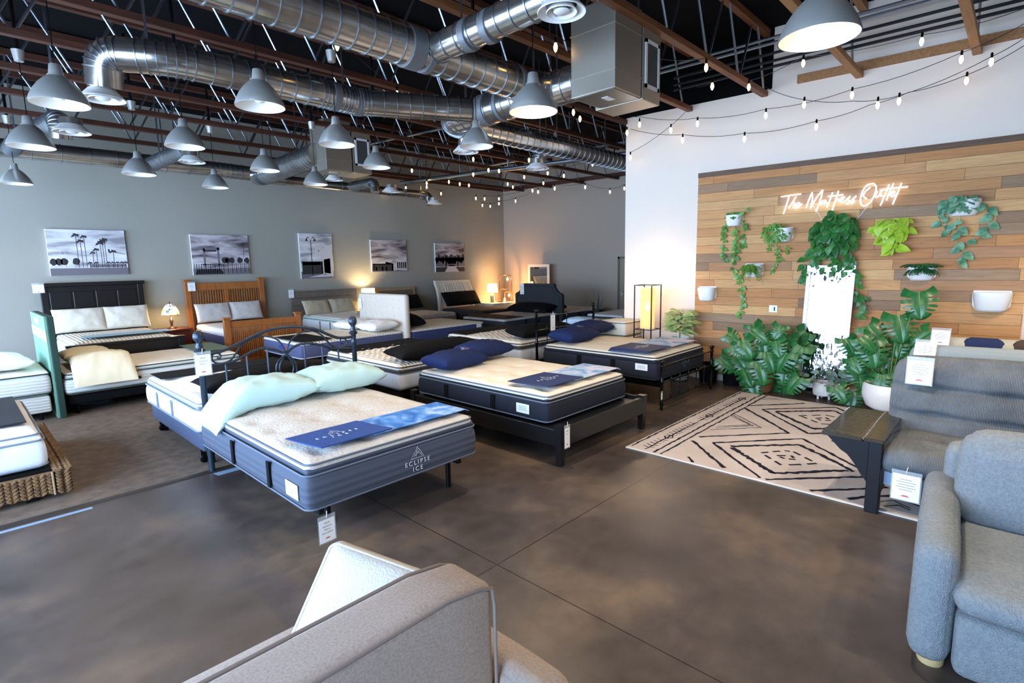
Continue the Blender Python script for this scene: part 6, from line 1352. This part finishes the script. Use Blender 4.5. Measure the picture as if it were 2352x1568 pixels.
# ------------------------------------------------------------------ futon with fold-out tray arm
m_cord = M('grey_blue_corduroy', '#7c8184', .95, spec=.15, bump=('wave', 34, .8, (1, 1, 1), 'Y'), var=('#6b7074', 5, 3)); m_frame = M('black_stained_wood', '#0b0c12', .45, spec=.3)
T_ = thing('futon', 'grey corduroy futon sofa with black wooden arm standing on the rug', 'sofa', (5.4, -.3, .0))
def crease(p, ys=(.0,), zs_=()):
    return p
def backfn(p):
    t = (p[2]-.45)/.7; p[0] += .16*t
    for yy in (.45, .0, -.45, -.9):
        for zz in (.66, .88): d2 = (p[1]-yy)**2/.012+(p[2]-zz)**2/.0016; p[0] += .045*math.exp(-d2) if p[0] < 5.75 else 0
    for zz in (.66, .88): p[0] += (.03*math.exp(-((p[2]-zz)**2)/.0006)) if p[0] < 5.75 else 0
    p[0] += .012*noise.noise(Vector((p[1]*4, p[2]*6, 1))); return p
obj('back_cushion', MB().soft((5.52, -1.35, .40), (5.76, .74, 1.12), .10, .03, backfn, nn=(4, 50, 34)), m_cord, T_, 70)
def seatfn(p):
    if p[2] > .4: p[2] += .02*noise.noise(Vector((p[0]*4, p[1]*3, 2)))-.035*math.exp(-(p[0]-5.28)**2/.004)
    return p
obj('seat_cushion', MB().soft((4.82, -1.35, .33), (5.62, .70, .52), .085, .03, seatfn, nn=(26, 40, 5)), m_cord, T_, 70)
obj('seat_rail', MB().bbox((4.90, -1.3, .22), (4.94, .66, .33), .004), M('painted_rail', '#8fa8c0', .5), T_)
for y in (.715, -1.4):
    obj('front_leg', MB().bbox((4.80, y-.045, 0), (4.90, y+.045, .58), .005), m_frame, T_); obj('rear_leg', MB().bbox((5.60, y-.04, 0), (5.70, y+.04, .58), .005), m_frame, T_)
obj('stretcher', MB().box((4.9, .69, .10), (5.6, .72, .30)), m_frame, T_)
obj('armrest', MB().bbox((4.76, .66, .58), (5.72, .79, .61), .005), M('bronze_lacquer', '#2e261b', .25, spec=.6, coat=.3), T_)
tr_ = obj('tray', MB().bbox((4.76, .80, .575), (5.72, 1.08, .605), .005), M('bronze_lacquer'), T_)
g = MB()
for k in range(14): g.box((4.84+k*.06, .83, .605), (4.862+k*.06, 1.0, .609))
obj('ribbed_inset', g, M('brass_ribs', '#4a3a20', .3, .5), tr_, 0); obj('brass_hinge', MB().tube([(4.76, .795, .603), (5.72, .795, .603)], .006, 6), M('brass', '#b08a4a', .3, 1.), tr_)
br = [(.76, .57), (1.05, .57), (1.0, .52), (.95, .47), (.9, .44), (.85, .38), (.80, .30), (.76, .25)]
obj('tray_bracket', MB().poly([(4.80, a, b) for a, b in br], (.03, 0, 0)), m_frame, T_, 0); obj('tray_bracket', MB().poly([(5.62, a, b) for a, b in br], (.03, 0, 0)), m_frame, T_, 0)
price_tag('large price card in a sleeve on the futon back', onx(2112, 855, 5.58), (0, -1, 0), (.1, 0, 1), .17, .20, hook=False)
price_tag('price card hanging from the futon seat rail', onx(2080, 1120, 4.78), (0, -1, 0), (0, 0, 1), .17, .20)
# sofas behind
def backsofa(label, X, ytop, z, mat, y0=-2.2, y1=.8, extra=None):
    T_ = thing('sofa', label, 'sofa', (X+.2, (y0+y1)/2, 0)); 
    obj('backrest', MB().soft((X, y0, .38), (X+.22, y1, z), .09, .02, nn=(3, 20, 8)), mat, T_, 70); obj('seat_cushion', MB().soft((X-.62, y0, .25), (X+.05, y1, .46), .07, .02, n=6), mat, T_, 70); obj('base', MB().bbox((X-.6, y0+.02, .08), (X+.2, y1-.02, .28), .01), mat, T_)
    for x in (X-.5, X+.12):
        for y in (y0+.1, y1-.1): obj('leg', MB().tube([(x, y, 0), (x, y, .1)], .025, 10), m_blk, T_)
    return T_
backsofa('pale blue-grey sofa in the row behind the futon', 6.95, 0, 1.06, M('pale_blue_grey_weave', '#8f9a9e', .9, bump=('noise', 90, .4)))
T_ = backsofa('cream sofa against the plank wall with navy and brown covers', 8.0, 0, 1.03, M('oat_weave', '#bdb5a4', .9, bump=('noise', 90, .4)), y1=.76)
single('navy_cover', MB().soft((7.985, .05, .55), (8.24, .46, 1.047), .09, .0, n=6), M('navy_cover', '#1b2c55', .85), 'navy cover draped over the back of the cream sofa', 'cover')
single('brown_cover', MB().soft((7.98, -.6, .55), (8.245, .04, 1.05), .09, .0, n=6), M('brown_cover', '#4a3b34', .85), 'brown cover draped over the back of the cream sofa', 'cover')
price_tag('sloping price card on the pale blue-grey sofa back', onx(2125, 806, 6.93), (0, -1, 0), (.45, 0, 1), .17, .19, hook=False)
price_tag('sloping price card on the cream sofa back', onx(2160, 775, 7.97), (0, -1, 0), (.45, 0, 1), .17, .18, hook=False)
# blue-grey boucle sofa at the right edge
m_bou = M('blue_grey_boucle', '#8d9498', .95, spec=.15, bump=('noise', 170, 1.), var=('#7f868b', 60, 3))
T_ = thing('boucle_sofa', 'blue-grey boucle sofa cut off by the right edge', 'sofa', (3.6, -.7, 0))
def armfn(p):
    f = max(0, (3.35-p[0])/.4)
    if p[2] > .3: p[2] -= .0*f
    return p
obj('arm', MB().soft((3.02, .095, .075), (4.26, .265, .645), .07, .008, lambda p: p+np.array([(.10*(p[2]-.07) if p[0] < 3.4 else 0), .066*(p[0]-3.0), (-.05*max(0, 3.4-p[0]))]) , nn=(16, 5, 12)), m_bou, T_, 70)
SH = lambda p: p+np.array([0, .066*(p[0]-3.0)-.02, 0])
obj('seat_cushion', MB().soft((2.98, -.80, .375), (3.95, .12, .50), .06, .015, SH, nn=(14, 14, 5)), m_bou, T_, 70); obj('seat_cushion', MB().soft((2.98, -1.75, .375), (3.95, -.805, .50), .06, .015, SH, nn=(14, 14, 5)), m_bou, T_, 70)
obj('front_panel', MB().soft((2.99, -1.78, .065), (3.3, .11, .372), .05, .0, SH, nn=(5, 14, 5)), m_bou, T_, 70); obj('base', MB().box((3.2, -1.75, .07), (4.3, .10, .37)), m_bou, T_)
for y0, y1 in ((-.80, .115), (-1.75, -.81)): obj('back_cushion', MB().soft((3.80, y0, .47), (4.06, y1, .985), .09, .03, lambda p: p+np.array([.12*(p[2]-.44), .05*(p[0]-3.0), 0]), nn=(5, 14, 12)), m_bou, T_, 70)
obj('backrest', MB().soft((4.12, -1.9, .3), (4.36, .26, .84), .07, n=5), m_bou, T_, 70)
for x, y in ((3.155, .175), (4.2, .22), (3.2, -1.7), (4.2, -1.7)): obj('foot', MB().lathe([(.05, 0), (.055, .01), (.058, .085)], 24, c=(x, y, 0)), M('blond_wood', '#c9ae7c', .45), T_, 40)
# beige sofa in the foreground, seen from behind
m_bei = M('taupe_tweed', '#bdafa5', .95, spec=.15, bump=('weave', 95, .9), var=('#ab9c92', 120, 3)); m_pip = M('taupe_piping', '#8d8079', .9)
zt = .95
T_ = thing('beige_sofa', 'taupe tweed sofa with piped edges, seen from behind at the bottom', 'sofa', (.6, 1.5, 0))
A1, A2 = (-1.1, 1.45), (1.20, 1.42)      # front top edge (+Y side)
B1_, B2_ = (-1.1, 1.25), (1.155, 1.205)    # rear top edge
def lft(p):
    return p
pts_f = [(-1.1, 1.455), (.9, 1.46), (1.19, 1.455)]; 
x1 = 1.18
bk_ = MB().soft((-1.2, 1.235, .32), (x1, 1.455, zt), .035, 0, lambda p: p+np.array([0, 0, -.035*max(0, (p[0]-1.0)/.18) if p[2] > .8 else 0]), nn=(14, 5, 8))
obj('backrest', bk_, m_bei, T_, 50)
for y, dy in ((1.235, -.0), (1.455, .0)):
    obj('piping', MB().tube([(-1.2, y, zt-.012), (.98, y, zt-.008), (1.12, y, zt-.032), (x1-.01, y, zt-.055), (x1+.0, y, zt-.12), (x1-.0, y, .35)], .0065, 8), m_pip, T_, 60)
obj('seat_base', MB().soft((-1.2, 1.30, .08), (x1-.02, 2.15, .34), .04, n=5), m_bei, T_, 60); obj('seat_cushion', MB().soft((-1.15, 1.47, .33), (x1-.12, 2.18, .48), .06, .015, n=8), m_bei, T_, 60)
# low rounded arm at the right end
def arm_out(x, z):
    pass
ar = MB().soft((1.195, 1.05, .30), (1.40, 1.52, .565), .06, .012, lambda p: p+np.array([0, 0, -.05*max(0, (p[0]-1.25)/.2)]) , nn=(6, 12, 6))
obj('arm', ar, m_bei, T_, 60); obj('piping', MB().tube(smooth([(1.20, 1.53, .555), (1.32, 1.49, .545), (1.395, 1.36, .50), (1.41, 1.2, .48), (1.40, 1.05, .46)], 5), .0065, 8), m_pip, T_, 60)
obj('arm_base', MB().soft((1.19, 1.07, .08), (1.36, 2.1, .32), .04, n=4), m_bei, T_, 60)
for x in (-1.1, 1.08):
    for y in (1.35, 2.05): obj('foot', MB().tube([(x, y, 0), (x, y, .09)], .025, 10), m_blk, T_)
c_ = Vector((.87, 1.745, 1.0)); xa, ya = Vector((.12, -.22, -.235)).normalized(), Vector((.2525, -.0695, .194)).normalized(); ya = (ya-xa*ya.dot(xa)).normalized(); th_ = math.radians(24); xa, ya = xa*math.cos(th_)+ya*math.sin(th_), ya*math.cos(th_)-xa*math.sin(th_)
o_ = c_+xa*.215-ya*.215; Fc = frame(o_, xa, ya)
def cufn(p):
    e = (1-abs(p[0]/.225)**4)*(1-abs(p[1]/.225)**4); p[2] += (1 if p[2] > 0 else -1)*.028*max(0, e); return p
T_ = thing('cushion', 'off-white linen box cushion leaning corner up inside the taupe sofa', 'cushion', tuple(o_-Vector((0, 0, .3))))
obj('cushion_body', MB().soft((-.225, -.225, -.05), (.225, .225, .05), .03, 0, cufn, Fc, nn=(14, 14, 3)), M('off_white_linen', '#dcdad3', .9, bump=('noise', 120, .4)), T_, 60)
for z in (-.042, .042): obj('piping', xf(MB().tube(rrect(-.222, .222, -.222, .222, .03, z), .005, 6, closed=True), Fc), M('off_white_linen'), T_, 60)
